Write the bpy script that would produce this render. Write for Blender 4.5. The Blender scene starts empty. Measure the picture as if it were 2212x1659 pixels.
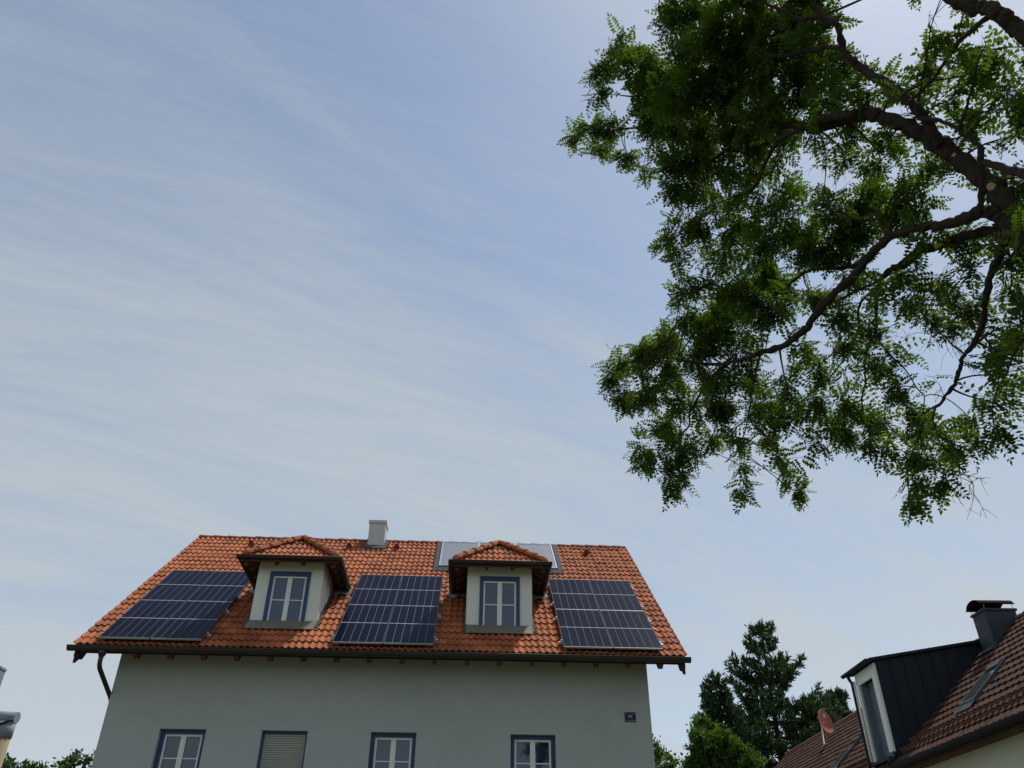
import bpy, math, random
import numpy as np
from mathutils import Vector, Matrix

R = math.radians
scene = bpy.context.scene
COL = scene.collection

# ------------------------------------------------------------------ camera
CAM_Z = 1.65
YAW, PITCH, ROLL = 0.0475421, 0.5893201, 0.0067809
fwd = Vector((math.sin(YAW) * math.cos(PITCH), math.cos(YAW) * math.cos(PITCH), math.sin(PITCH)))
rgt = Vector((math.cos(YAW), -math.sin(YAW), 0))
upv = rgt.cross(fwd)
r2 = rgt * math.cos(ROLL) + upv * math.sin(ROLL)
u2 = -rgt * math.sin(ROLL) + upv * math.cos(ROLL)
cam_data = bpy.data.cameras.new('camera')
cam_data.sensor_width = 36.0
cam_data.lens = 1740.0 / 2212.0 * 36.0
cam_data.clip_end = 3000.0
cam = bpy.data.objects.new('camera', cam_data)
COL.objects.link(cam)
cam.matrix_world = Matrix(((r2.x, u2.x, -fwd.x, 0), (r2.y, u2.y, -fwd.y, 0),
                           (r2.z, u2.z, -fwd.z, CAM_Z), (0, 0, 0, 1)))
scene.camera = cam

# ------------------------------------------------------------------ world, sun, exposure
SUN_AZ, SUN_EL = R(56), R(63)          # azimuth from +Y towards +X
sun_dir = Vector((math.sin(SUN_AZ) * math.cos(SUN_EL), math.cos(SUN_AZ) * math.cos(SUN_EL), math.sin(SUN_EL)))
world = bpy.data.worlds.new('World')
scene.world = world
world.use_nodes = True
wt = world.node_tree
wt.nodes.clear()


def wn(kind, **kw):
    n = wt.nodes.new(kind)
    for k, v in kw.items():
        setattr(n, k, v)
    return n


def wmath(op, a, b=None, clamp=False):
    n = wn('ShaderNodeMath', operation=op, use_clamp=clamp)
    for i, v in enumerate((a, b)):
        if v is None:
            continue
        if isinstance(v, (int, float)):
            n.inputs[i].default_value = v
        else:
            wt.links.new(v, n.inputs[i])
    return n.outputs[0]


w_out = wn('ShaderNodeOutputWorld')
w_bg = wn('ShaderNodeBackground')
w_bg.inputs['Strength'].default_value = 0.115
sky = wn('ShaderNodeTexSky', sky_type='NISHITA')
sky.sun_disc = False
sky.sun_elevation = SUN_EL
sky.sun_rotation = SUN_AZ
sky.altitude = 300
sky.air_density = 1.0
sky.dust_density = 0.7
sky.ozone_density = 0.8
tc = wn('ShaderNodeTexCoord')
sep = wn('ShaderNodeSeparateXYZ')
wt.links.new(tc.outputs['Generated'], sep.inputs[0])
zc = wmath('ADD', wmath('MAXIMUM', sep.outputs['Z'], 0.0), 0.16)
cmb = wn('ShaderNodeCombineXYZ')
wt.links.new(wmath('DIVIDE', sep.outputs['X'], zc), cmb.inputs[0])
wt.links.new(wmath('DIVIDE', sep.outputs['Y'], zc), cmb.inputs[1])


def cirrus(rot, sx, sy, scale, detail, rough, dist, off=(0, 0, 0)):
    m0 = wn('ShaderNodeMapping')
    m0.inputs['Rotation'].default_value = (0, 0, rot)
    wt.links.new(cmb.outputs[0], m0.inputs['Vector'])
    m = wn('ShaderNodeMapping')
    m.inputs['Scale'].default_value = (sx, sy, 1)
    m.inputs['Location'].default_value = off
    wt.links.new(m0.outputs[0], m.inputs['Vector'])
    n = wn('ShaderNodeTexNoise')
    n.inputs['Scale'].default_value = scale
    n.inputs['Detail'].default_value = detail
    n.inputs['Roughness'].default_value = rough
    n.inputs['Distortion'].default_value = dist
    wt.links.new(m.outputs[0], n.inputs['Vector'])
    return n.outputs['Fac']


def wramp(v, lo, hi):
    n = wn('ShaderNodeMapRange', interpolation_type='SMOOTHSTEP')
    n.inputs['From Min'].default_value = lo
    n.inputs['From Max'].default_value = hi
    wt.links.new(v, n.inputs['Value'])
    return n.outputs['Result']


CR = R(-30)
broad = wramp(cirrus(CR, 0.45, 1.3, 1.0, 4, 0.5, 0.5, (5.5, 3.3, 0)), 0.30, 0.66)
streak = wramp(cirrus(CR, 0.5, 2.6, 1.3, 10, 0.6, 1.1, (4.2, 2.6, 1)), 0.30, 0.82)
fine = wramp(cirrus(CR + 0.25, 0.9, 5.5, 3.4, 12, 0.66, 1.3, (0.2, 7.1, 3)), 0.34, 0.84)
veil = wmath('ADD', wmath('ADD', wmath('MULTIPLY', broad, 0.34), wmath('MULTIPLY', streak, 0.44)),
             wmath('MULTIPLY', fine, 0.15))
low = wmath('POWER', wmath('SUBTRACT', 1.0, wmath('MAXIMUM', sep.outputs['Z'], 0.0)), 3.0)
veil = wmath('ADD', wmath('ADD', veil, 0.20), wmath('MULTIPLY', low, 0.75), clamp=True)
bw = wn('ShaderNodeRGBToBW')
wt.links.new(sky.outputs[0], bw.inputs[0])
lum = wmath('ADD', wmath('MULTIPLY', bw.outputs[0], 0.20), 3.22)
tint = wn('ShaderNodeVectorMath', operation='SCALE')
tint.inputs[0].default_value = (0.91, 1.03, 1.14)
wt.links.new(lum, tint.inputs['Scale'])
wmix = wn('ShaderNodeMixRGB')
wt.links.new(veil, wmix.inputs['Fac'])
wt.links.new(sky.outputs[0], wmix.inputs['Color1'])
wt.links.new(tint.outputs[0], wmix.inputs['Color2'])
wt.links.new(wmix.outputs[0], w_bg.inputs['Color'])
wt.links.new(w_bg.outputs[0], w_out.inputs['Surface'])

sun_data = bpy.data.lights.new('sun', 'SUN')
sun_data.energy = 3.0
sun_data.angle = R(2.5)
sun_data.color = (1.0, 0.95, 0.87)
sun = bpy.data.objects.new('sun', sun_data)
COL.objects.link(sun)
sun.location = (20, 20, 40)
sun.rotation_euler = (-sun_dir).to_track_quat('-Z', 'Y').to_euler()

vs = scene.view_settings
vs.view_transform = 'Standard'
vs.look = 'None'
vs.exposure = 0.3
vs.gamma = 1.0
vs.use_curve_mapping = False
scene.render.engine = 'CYCLES'


# ------------------------------------------------------------------ materials
def material(name, color, rough=0.6, spec=0.3, metal=0.0, var=0.0, var_scale=4.0, bump=0.0, bump_scale=60.0,
             tint_amount=0.0, wear=None, wear_scale=3.0, wear_lo=0.5, wear_hi=0.8, coat=0.0, trans=0.0, stretch=None):
    """Procedural surface: base colour with soft noise variation, optional per-piece tint, wear patches and fine bump."""
    m = bpy.data.materials.new(name)
    m.use_nodes = True
    nt = m.node_tree
    b = nt.nodes['Principled BSDF']
    b.inputs['Roughness'].default_value = rough
    b.inputs['Specular IOR Level'].default_value = spec
    b.inputs['Metallic'].default_value = metal
    if coat:
        b.inputs['Coat Weight'].default_value = coat
        b.inputs['Coat Roughness'].default_value = 0.05
    geo = nt.nodes.new('ShaderNodeNewGeometry')
    vec = geo.outputs['Position']
    if stretch:
        mp = nt.nodes.new('ShaderNodeMapping')
        mp.inputs['Scale'].default_value = stretch
        nt.links.new(vec, mp.inputs['Vector'])
        vec = mp.outputs[0]
    rgb = nt.nodes.new('ShaderNodeRGB')
    rgb.outputs[0].default_value = (*color, 1)
    cur = rgb.outputs[0]

    def noise(scale, detail=5, rough_=0.6):
        n = nt.nodes.new('ShaderNodeTexNoise')
        n.inputs['Scale'].default_value = scale
        n.inputs['Detail'].default_value = detail
        n.inputs['Roughness'].default_value = rough_
        nt.links.new(vec, n.inputs['Vector'])
        return n.outputs['Fac']

    def scale_by(col, fac, lo, hi):
        mr = nt.nodes.new('ShaderNodeMapRange')
        mr.inputs['From Min'].default_value = 0.25
        mr.inputs['From Max'].default_value = 0.75
        mr.inputs['To Min'].default_value = lo
        mr.inputs['To Max'].default_value = hi
        nt.links.new(fac, mr.inputs['Value'])
        sc = nt.nodes.new('ShaderNodeVectorMath')
        sc.operation = 'SCALE'
        nt.links.new(col, sc.inputs[0])
        nt.links.new(mr.outputs[0], sc.inputs['Scale'])
        return sc.outputs[0]
    if var:
        cur = scale_by(cur, noise(var_scale), 1 - var, 1 + var)
    if tint_amount:
        at = nt.nodes.new('ShaderNodeAttribute')
        at.attribute_name = 'tint'
        mr = nt.nodes.new('ShaderNodeMapRange')
        mr.inputs['To Min'].default_value = 1 - tint_amount
        mr.inputs['To Max'].default_value = 1 + tint_amount
        nt.links.new(at.outputs['Fac'], mr.inputs['Value'])
        sc = nt.nodes.new('ShaderNodeVectorMath')
        sc.operation = 'SCALE'
        nt.links.new(cur, sc.inputs[0])
        nt.links.new(mr.outputs[0], sc.inputs['Scale'])
        cur = sc.outputs[0]
    if wear:
        mr = nt.nodes.new('ShaderNodeMapRange')
        mr.inputs['From Min'].default_value = wear_lo
        mr.inputs['From Max'].default_value = wear_hi
        nt.links.new(noise(wear_scale, 7, 0.65), mr.inputs['Value'])
        mx = nt.nodes.new('ShaderNodeMixRGB')
        nt.links.new(mr.outputs[0], mx.inputs['Fac'])
        nt.links.new(cur, mx.inputs['Color1'])
        mx.inputs['Color2'].default_value = (*wear, 1)
        cur = mx.outputs[0]
    nt.links.new(cur, b.inputs['Base Color'])
    if bump:
        bp = nt.nodes.new('ShaderNodeBump')
        bp.inputs['Strength'].default_value = bump
        bp.inputs['Distance'].default_value = 0.02
        nt.links.new(noise(bump_scale, 3), bp.inputs['Height'])
        nt.links.new(bp.outputs[0], b.inputs['Normal'])
    if trans:
        out = nt.nodes['Material Output']
        tr = nt.nodes.new('ShaderNodeBsdfTranslucent')
        g = nt.nodes.new('ShaderNodeVectorMath')
        g.operation = 'MULTIPLY'
        nt.links.new(cur, g.inputs[0])
        g.inputs[1].default_value = (1.75, 1.75, 0.55)
        nt.links.new(g.outputs[0], tr.inputs['Color'])
        ms = nt.nodes.new('ShaderNodeMixShader')
        ms.inputs['Fac'].default_value = trans
        nt.links.new(b.outputs[0], ms.inputs[1])
        nt.links.new(tr.outputs[0], ms.inputs[2])
        nt.links.new(ms.outputs[0], out.inputs['Surface'])
    return m


M = {
    'tile': material('clay_tile_orange', (0.32, 0.096, 0.036), 0.78, 0.2, var=0.2, var_scale=1.6, tint_amount=0.22,
                     bump=0.12, bump_scale=90, wear=(0.23, 0.10, 0.06), wear_scale=2.6, wear_lo=0.58, wear_hi=0.8),
    'ridge': material('clay_ridge_red', (0.21, 0.058, 0.036), 0.8, 0.15, var=0.2, var_scale=5, bump=0.1),
    'hip': material('clay_hip_orange', (0.33, 0.105, 0.042), 0.8, 0.18, var=0.2, var_scale=6, bump=0.15,
                    wear=(0.20, 0.10, 0.06), wear_scale=7, wear_lo=0.55, wear_hi=0.75),
    'tile_brown': material('clay_tile_brown', (0.078, 0.039, 0.027), 0.88, 0.1, var=0.2, var_scale=3, tint_amount=0.22,
                           bump=0.3, bump_scale=70, wear=(0.09, 0.065, 0.05), wear_scale=5, wear_lo=0.5, wear_hi=0.75),
    'ridge_brown': material('clay_ridge_brown', (0.15, 0.06, 0.036), 0.8, 0.25, var=0.25, var_scale=6, bump=0.2),
    'hook': material('clay_hook', (0.14, 0.062, 0.04), 0.8, 0.25, var=0.2, var_scale=8),
    'plaster': material('grey_plaster', (0.43, 0.455, 0.44), 0.95, 0.1, var=0.10, var_scale=55, bump=0.5, bump_scale=130,
                        wear=(0.38, 0.40, 0.38), wear_scale=0.6, wear_lo=0.5, wear_hi=0.8),
    'dormer': material('offwhite_plaster', (0.72, 0.72, 0.65), 0.9, 0.1, var=0.04, var_scale=2, bump=0.3, bump_scale=140),
    'cream': material('cream_plaster', (0.70, 0.71, 0.60), 0.95, 0.1, var=0.05, var_scale=1.5, bump=0.5, bump_scale=120),
    'blue': material('blue_paint', (0.016, 0.050, 0.155), 0.45, 0.4, var=0.1, var_scale=9),
    'pvc': material('white_plastic', (0.74, 0.76, 0.71), 0.4, 0.4, var=0.04, var_scale=5),
    'pane': material('window_glass', (0.012, 0.034, 0.070), 0.03, 1.0, var=0.1, var_scale=1.2),
    'gutter': material('brown_metal', (0.028, 0.020, 0.018), 0.42, 0.45, var=0.2, var_scale=6),
    'wood': material('brown_wood', (0.13, 0.060, 0.030), 0.7, 0.25, var=0.3, var_scale=9, bump=0.2, stretch=(1, 1, 1)),
    'soffit': material('dark_wood', (0.05, 0.032, 0.022), 0.8, 0.2, var=0.3, var_scale=7),
    'zinc': material('zinc_sheet', (0.33, 0.35, 0.36), 0.45, 0.5, metal=0.3, var=0.15, var_scale=5),
    'lead': material('lead_flashing', (0.075, 0.08, 0.085), 0.8, 0.1, var=0.3, var_scale=8),
    'apron': material('apron_flashing', (0.17, 0.15, 0.11), 0.7, 0.3, var=0.2, var_scale=7),
    'chimney': material('chimney_cladding', (0.50, 0.51, 0.49), 0.55, 0.3, var=0.04, var_scale=3),
    'cell': material('solar_cell', (0.006, 0.008, 0.022), 0.25, 0.04, var=0.35, var_scale=1.1),
    'sheet': material('panel_backsheet', (0.24, 0.27, 0.32), 0.5, 0.05),
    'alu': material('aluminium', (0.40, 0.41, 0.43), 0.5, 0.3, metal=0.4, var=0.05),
    'panelframe_shaded': material('panel_frame_shaded', (0.05, 0.052, 0.06), 0.5, 0.15, metal=0.0),
    'mid': material('panel_midline', (0.55, 0.58, 0.62), 0.5, 0.1),
    'skypane': material('roof_window_glass', (0.050, 0.066, 0.060), 0.08, 0.8, var=0.2, var_scale=2),
    'barge': material('dark_barge_wood', (0.055, 0.030, 0.020), 0.75, 0.2, var=0.3, var_scale=8),
    'railm': material('rail_metal', (0.62, 0.63, 0.64), 0.35, 0.5, metal=0.5),
    'blackal': material('black_aluminium', (0.02, 0.021, 0.025), 0.4, 0.4),
    'collector': material('collector_glass', (0.21, 0.23, 0.265), 0.35, 0.5, var=0.06, var_scale=14, bump=0.05, bump_scale=160),
    'anth': material('anthracite_sheet', (0.014, 0.017, 0.025), 0.6, 0.2, var=0.12, var_scale=4),
    'anth2': material('anthracite_chimney', (0.030, 0.038, 0.052), 0.6, 0.3, var=0.12, var_scale=5),
    'rust': material('brown_hood_metal', (0.026, 0.015, 0.014), 0.85, 0.05, var=0.3, var_scale=9),
    'greyp': material('grey_shutter', (0.17, 0.19, 0.23), 0.5, 0.3, var=0.08, var_scale=3),
    'slat': material('shutter_plastic', (0.36, 0.37, 0.33), 0.5, 0.3, var=0.05, var_scale=4),
    'dish': material('red_dish_paint', (0.42, 0.105, 0.06), 0.5, 0.35, var=0.08, var_scale=6, wear=(0.5, 0.17, 0.1), wear_scale=30, wear_lo=0.62, wear_hi=0.7),
    'white': material('white_print', (0.62, 0.62, 0.60), 0.6, 0.2),
    'signblue': material('sign_enamel', (0.008, 0.011, 0.034), 0.4, 0.15),
    'signgrey': material('sign_lettering', (0.42, 0.44, 0.47), 0.6, 0.2),
    'bark': material('tree_bark', (0.042, 0.033, 0.025), 0.95, 0.1, var=0.35, var_scale=14, bump=1.0, bump_scale=28, stretch=(1, 1, 0.35)),
    'twig': material('twig_bark', (0.055, 0.042, 0.030), 0.9, 0.1, var=0.2, var_scale=10),
    'cut': material('sawn_wood', (0.45, 0.33, 0.2), 0.9, 0.1, var=0.2, var_scale=30),
    'leaf': material('locust_leaf', (0.060, 0.104, 0.020), 0.65, 0.08, var=0.25, var_scale=1.2, tint_amount=0.4, trans=0.42),
    'needle': material('conifer_needles', (0.046, 0.082, 0.034), 0.75, 0.15, var=0.3, var_scale=0.8, tint_amount=0.45, trans=0.12),
    'spruce': material('spruce_needles', (0.036, 0.070, 0.038), 0.75, 0.15, var=0.3, var_scale=0.8, tint_amount=0.45, trans=0.1),
    'broad': material('broad_leaves', (0.055, 0.108, 0.020), 0.55, 0.2, var=0.3, var_scale=0.9, tint_amount=0.4, trans=0.35),
    'hedge': material('hedge_leaves', (0.040, 0.085, 0.022), 0.55, 0.2, var=0.3, var_scale=1.0, tint_amount=0.4, trans=0.3),
    'post': material('weathered_timber', (0.26, 0.21, 0.14), 0.85, 0.15, var=0.25, var_scale=5, bump=0.2, stretch=(4, 4, 0.6)),
    'tube': material('galvanised_tube', (0.22, 0.26, 0.31), 0.75, 0.2, metal=0.0, var=0.12, var_scale=6),
    'grass': material('lawn', (0.10, 0.105, 0.055), 0.95, 0.1, var=0.4, var_scale=1.3, bump=0.5, bump_scale=40),
    'black': material('black_rubber', (0.015, 0.015, 0.016), 0.6, 0.3),
}


# ------------------------------------------------------------------ mesh helpers
class MB:
    """Collects simple solids; build() links them as one mesh object."""

    def __init__(self):
        self.v, self.f, self.sm = [], [], []

    def poly(self, pts, smooth=False):
        i = len(self.v)
        self.v += [tuple(p) for p in pts]
        self.f.append(tuple(range(i, i + len(pts))))
        self.sm.append(smooth)

    def solid(self, pts8):
        i = len(self.v)
        self.v += [tuple(p) for p in pts8]
        for q in ((0, 3, 2, 1), (4, 5, 6, 7), (0, 1, 5, 4), (1, 2, 6, 5), (2, 3, 7, 6), (3, 0, 4, 7)):
            self.f.append(tuple(i + k for k in q))
            self.sm.append(False)

    def box(self, a, b):
        (x0, y0, z0), (x1, y1, z1) = a, b
        self.solid([(x0, y0, z0), (x1, y0, z0), (x1, y1, z0), (x0, y1, z0),
                    (x0, y0, z1), (x1, y0, z1), (x1, y1, z1), (x0, y1, z1)])

    def obox(self, o, ax, ay, az):
        o, ax, ay, az = Vector(o), Vector(ax), Vector(ay), Vector(az)
        self.solid([o, o + ax, o + ax + ay, o + ay, o + az, o + ax + az, o + ax + ay + az, o + ay + az])

    def prism(self, prof, ext, smooth=False):
        e = Vector(ext)
        p = [Vector(q) for q in prof]
        n = len(p)
        i = len(self.v)
        self.v += [tuple(q) for q in p] + [tuple(q + e) for q in p]
        self.f.append(tuple(range(i + n - 1, i - 1, -1)))
        self.f.append(tuple(range(i + n, i + 2 * n)))
        self.sm += [False, False]
        for k in range(n):
            j = (k + 1) % n
            self.f.append((i + k, i + j, i + n + j, i + n + k))
            self.sm.append(smooth)

    def tube(self, pts, rad, n=8, caps=True):
        pts = [Vector(p) for p in pts]
        if not hasattr(rad, '__len__'):
            rad = [rad] * len(pts)
        ref = None
        rings = []
        for k, p in enumerate(pts):
            t = (pts[min(k + 1, len(pts) - 1)] - pts[max(k - 1, 0)]).normalized()
            if ref is None:
                ref = Vector((0, 0, 1)) if abs(t.z) < 0.8 else Vector((1, 0, 0))
            a = (ref - t * ref.dot(t)).normalized()
            b = t.cross(a)
            ref = a
            i = len(self.v)
            for m in range(n):
                an = 2 * math.pi * m / n
                self.v.append(tuple(p + (a * math.cos(an) + b * math.sin(an)) * rad[k]))
            rings.append(i)
        for i, j in zip(rings, rings[1:]):
            for m in range(n):
                o = (m + 1) % n
                self.f.append((i + m, i + o, j + o, j + m))
                self.sm.append(True)
        if caps:
            self.f.append(tuple(rings[0] + m for m in range(n - 1, -1, -1)))
            self.f.append(tuple(rings[-1] + m for m in range(n)))
            self.sm += [False, False]

    def strip(self, rows, smooth=True):
        """grid of points rows x cols"""
        i = len(self.v)
        c = len(rows[0])
        for r in rows:
            self.v += [tuple(p) for p in r]
        for a in range(len(rows) - 1):
            for b in range(c - 1):
                k = i + a * c + b
                self.f.append((k, k + 1, k + c + 1, k + c))
                self.sm.append(smooth)

    def mesh(self, name, mat, tint=None):
        me = bpy.data.meshes.new(name)
        me.from_pydata(self.v, [], self.f)
        me.polygons.foreach_set('use_smooth', self.sm)
        me.materials.append(mat)
        if tint is not None:
            add_tint(me, tint)
        return me

    def build(self, name, mat, parent=None, tint=None, **tags):
        return link(name, self.mesh(name, mat, tint), parent, **tags)


def add_tint(me, vals):
    a = me.attributes.new('tint', 'FLOAT', 'FACE')
    n = len(me.polygons)
    a.data.foreach_set('value', np.full(n, vals, dtype=np.float32) if not hasattr(vals, '__len__') else np.asarray(vals, dtype=np.float32))


def link(name, me, parent=None, label=None, category=None, group=None, kind=None):
    o = bpy.data.objects.new(name, me)
    COL.objects.link(o)
    if parent is not None:
        o.parent = parent
        o.matrix_parent_inverse = Matrix.Translation(-parent.location)
    for k, v in (('label', label), ('category', category), ('group', group), ('kind', kind)):
        if v:
            o[k] = v
    return o


def thing(name, loc, label, category, group=None):
    o = bpy.data.objects.new(name, None)
    o.empty_display_size = 0.3
    o.location = loc
    COL.objects.link(o)
    o['label'] = label
    o['category'] = category
    if group:
        o['group'] = group
    return o


def quick_mesh(name, verts, faces_loop, per, mat, tint=None, smooth=False):
    """big meshes from numpy: faces all with `per` corners"""
    me = bpy.data.meshes.new(name)
    nf = len(faces_loop) // per
    me.vertices.add(len(verts))
    me.vertices.foreach_set('co', np.asarray(verts, dtype=np.float32).ravel())
    me.loops.add(nf * per)
    me.loops.foreach_set('vertex_index', np.asarray(faces_loop, dtype=np.int32))
    me.polygons.add(nf)
    me.polygons.foreach_set('loop_start', np.arange(0, nf * per, per, dtype=np.int32))
    me.polygons.foreach_set('loop_total', np.full(nf, per, dtype=np.int32))
    if smooth:
        me.polygons.foreach_set('use_smooth', np.ones(nf, dtype=bool))
    me.update(calc_edges=True)
    me.materials.append(mat)
    if tint is not None:
        add_tint(me, tint)
    return me


# ------------------------------------------------------------------ ground
g = MB()
g.poly([(-600, -600, 0), (600, -600, 0), (600, 600, 0), (-600, 600, 0)])
g.build('ground', M['grass'], kind='structure')

# ------------------------------------------------------------------ the house with the orange roof
X0, WID = -8.13, 12.677
X1 = X0 + WID
EY, EZ = 17.10, 6.322                 # eave line of the front slope
AL = 0.69645                          # roof pitch
SL = 7.4145                           # slope length
DS = Vector((0, math.cos(AL), math.sin(AL)))
DN = Vector((0, -math.sin(AL), math.cos(AL)))
RY, RZ = EY + SL * DS.y, EZ + SL * DS.z
YW, XL, XR = 17.85, -7.428, 3.827     # front wall plane and its ends
YB = 2 * RY - YW
EX = Vector((1, 0, 0))


def E(x, s, h=0.0):
    return Vector((x, EY, EZ)) + DS * s + DN * h


house = thing('house', ((XL + XR) / 2, YW, 0), 'grey plastered house with orange tiled roof, two dormers and blue-framed windows', 'house')

# walls, with real openings for the four windows of the upper floor
WZ0, WZ1 = 3.52, 4.89
OPEN = [(-6.265, -5.335), (-4.215, -3.285), (-2.0, -1.07), (0.87, 1.80)]
wall = MB()
ztop = EZ + (YW - EY) * math.tan(AL) - 0.20
xs = [XL] + [v for o in OPEN for v in o] + [XR]
for i in range(0, len(xs), 2):
    wall.poly([(xs[i], YW, 0), (xs[i + 1], YW, 0), (xs[i + 1], YW, ztop), (xs[i], YW, ztop)])
REV = 0.24
for a, b in OPEN:
    wall.poly([(a, YW, 0), (b, YW, 0), (b, YW, WZ0), (a, YW, WZ0)])
    wall.poly([(a, YW, WZ1), (b, YW, WZ1), (b, YW, ztop), (a, YW, ztop)])
    wall.poly([(a, YW, WZ0), (a, YW + REV, WZ0), (a, YW + REV, WZ1), (a, YW, WZ1)])
    wall.poly([(b, YW, WZ0), (b, YW, WZ1), (b, YW + REV, WZ1), (b, YW + REV, WZ0)])
    wall.poly([(a, YW, WZ1), (a, YW + REV, WZ1), (b, YW + REV, WZ1), (b, YW, WZ1)])
    wall.poly([(a, YW, WZ0), (b, YW, WZ0), (b, YW + REV, WZ0), (a, YW + REV, WZ0)])
rzt = RZ - 0.2
wall.poly([(XL, YW, 0), (XL, YW, ztop), (XL, RY, rzt), (XL, YB, ztop), (XL, YB, 0)])
wall.poly([(XR, YW, 0), (XR, YB, 0), (XR, YB, ztop), (XR, RY, rzt), (XR, YW, ztop)])
wall.poly([(XL, YB, 0), (XL, YB, ztop), (XR, YB, ztop), (XR, YB, 0)])
wall.build('wall', M['plaster'], house)


# windows --------------------------------------------------------
def window_unit(parent, xc, z0, z1, yf, w=0.92, prefix='', side=0.08, top=0.10, bot=0.065, frame_depth=0.10, first='window_frame', bar=None):
    """blue outer frame at plane yf, two white sashes, a glazing bar and panes; returns the frame object"""
    a, b = xc - w / 2, xc + w / 2
    d = frame_depth
    fr = MB()
    fr.box((a, yf, z0), (a + side, yf + d, z1))
    fr.box((b - side, yf, z0), (b, yf + d, z1))
    fr.box((a + side, yf, z1 - top), (b - side, yf + d, z1))
    fr.box((a + side, yf, z0), (b - side, yf + d, z0 + bot))
    fo = fr.build(first, M['blue'], parent)
    sub = fo if first == 'window' else parent
    ia, ib, iz0, iz1 = a + side, b - side, z0 + bot, z1 - top
    mid = (ia + ib) / 2
    ys = yf + 0.035
    for k, (p, q) in enumerate(((ia, mid - 0.002), (mid + 0.002, ib))):
        st_l = 0.042 if k == 0 else 0.05
        st_r = 0.05 if k == 0 else 0.042
        sb = MB()
        sb.box((p, ys, iz0), (p + st_l, ys + 0.05, iz1))
        sb.box((q - st_r, ys, iz0), (q, ys + 0.05, iz1))
        sb.box((p + st_l, ys, iz1 - 0.042), (q - st_r, ys + 0.05, iz1))
        sb.box((p + st_l, ys, iz0), (q - st_r, ys + 0.05, iz0 + 0.045))
        sb.build('sash', M['pvc'], sub)
        pn = MB()
        pn.box((p + st_l, ys + 0.03, iz0 + 0.045), (q - st_r, ys + 0.04, iz1 - 0.042))
        pn.build('pane', M['pane'], sub)
        zb = iz0 + (iz1 - iz0) * 0.487 if bar is None else bar
        gb = MB()
        gb.box((p + st_l, ys + 0.012, zb), (q - st_r, ys + 0.03, zb + 0.022))
        gb.build('glazing_bar', M['pvc'], sub)
    mu = MB()
    mu.box((mid - 0.014, ys - 0.012, iz0), (mid + 0.012, ys, iz1))
    mu.build('mullion_cover', M['pvc'], sub)
    return fo


for i, (a, b) in enumerate(OPEN):
    xc = (a + b) / 2
    if i == 1:
        fr = MB()
        fr.box((a, YW + 0.10, WZ0), (a + 0.045, YW + REV, WZ1))
        fr.box((b - 0.045, YW + 0.10, WZ0), (b, YW + REV, WZ1))
        fr.box((a + 0.045, YW + 0.10, WZ1 - 0.05), (b - 0.045, YW + REV, WZ1))
        fo = fr.build('window', M['blue'], house, label='blue-framed window closed by a pale roller shutter')
        n = 30
        sm = MB()
        hh = (WZ1 - 0.05 - WZ0) / n
        prof = [(a + 0.045, 0, 0), (a + 0.045, -0.012, hh * 0.25), (a + 0.045, -0.012, hh * 0.75), (a + 0.045, 0, hh * 0.93), (a + 0.045, 0.012, hh * 0.93), (a + 0.045, 0.012, 0)]
        sm.prism(prof, (b - a - 0.09, 0, 0))
        me = sm.mesh('shutter_slat', M['slat'])
        for k in range(n):
            o = link('shutter_slat', me, fo)
            o.location = (0, YW + 0.13, WZ0 + k * hh)
    else:
        window_unit(house, xc, WZ0, WZ1 - 0.002, YW + 0.115, w=b - a - 0.004, first='window', side=0.082, top=0.075, bar=4.35)

# roof deck (front and rear slope) -----------------------------------------
deck = MB()
for sgn in (1, -1):
    def P(x, s, h):
        p = E(x, s, h)
        return p if sgn == 1 else Vector((p.x, 2 * RY - p.y, p.z))
    xa, xb = X0 + 0.03, X1 - 0.03
    deck.solid([P(xa, 0.02, -0.12), P(xb, 0.02, -0.12), P(xb, SL, -0.12), P(xa, SL, -0.12),
                P(xa, 0.02, -0.012), P(xb, 0.02, -0.012), P(xb, SL, -0.012), P(xa, SL, -0.012)])
roof = deck.build('roof', M['soffit'], house)
rear = MB()
rear.poly([(X0, 2 * RY - EY, EZ + 0.03), (X1, 2 * RY - EY, EZ + 0.03), (X1, RY, RZ + 0.03), (X0, RY, RZ + 0.03)])
rear.build('rear_slope', M['tile'], roof)

# clay tiles with two rolls each ------------------------------------------
NC, NR = 45, 24
TW, CH = WID / NC, SL / NR
TT = [0, .14, .28, .5, .72, .86]
ZZ = [1, .80, .22, 0, .22, .80]
PU = [t * 0.5 for t in TT] + [0.5 + t * 0.5 for t in TT] + [1.0]
PZ = [z * 0.034 for z in ZZ] * 2 + [0.034]
PZ[0] += 0.007


def tile_points(length, lift=0.030, over=0.035, lip=0.026, tw=None, pu=PU, pz=PZ, width=None):
    """local points (x, slope, height): three rows lip/front/back"""
    w = TW if width is None else width
    front = [(u * w, 0.0, z + lift) for u, z in zip(pu, pz)]
    low = [(x, y + 0.004, z - lip) for x, y, z in front]
    back = [(u * w, length + over, z) for u, z in zip(pu, pz)]
    return low, front, back


def tile_mesh(name, mat, tint, length=None, clamp=None, width=None, pu=PU, pz=PZ, lift=0.030, lip=0.026):
    low, front, back = tile_points(CH if length is None else length, lift=lift, lip=lip, pu=pu, pz=pz, width=width)
    if clamp:
        low, front, back = [[clamp(p) for p in r] for r in (low, front, back)]
    t = MB()
    t.strip([low, front], smooth=False)
    t.strip([front, back])
    i = len(t.v)
    t.v += [low[0], front[0], back[0], (back[0][0], back[0][1], back[0][2] - 0.02)]
    t.f.append((i, i + 3, i + 2, i + 1))
    t.sm.append(False)
    return t.mesh(name, mat, tint)


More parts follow.
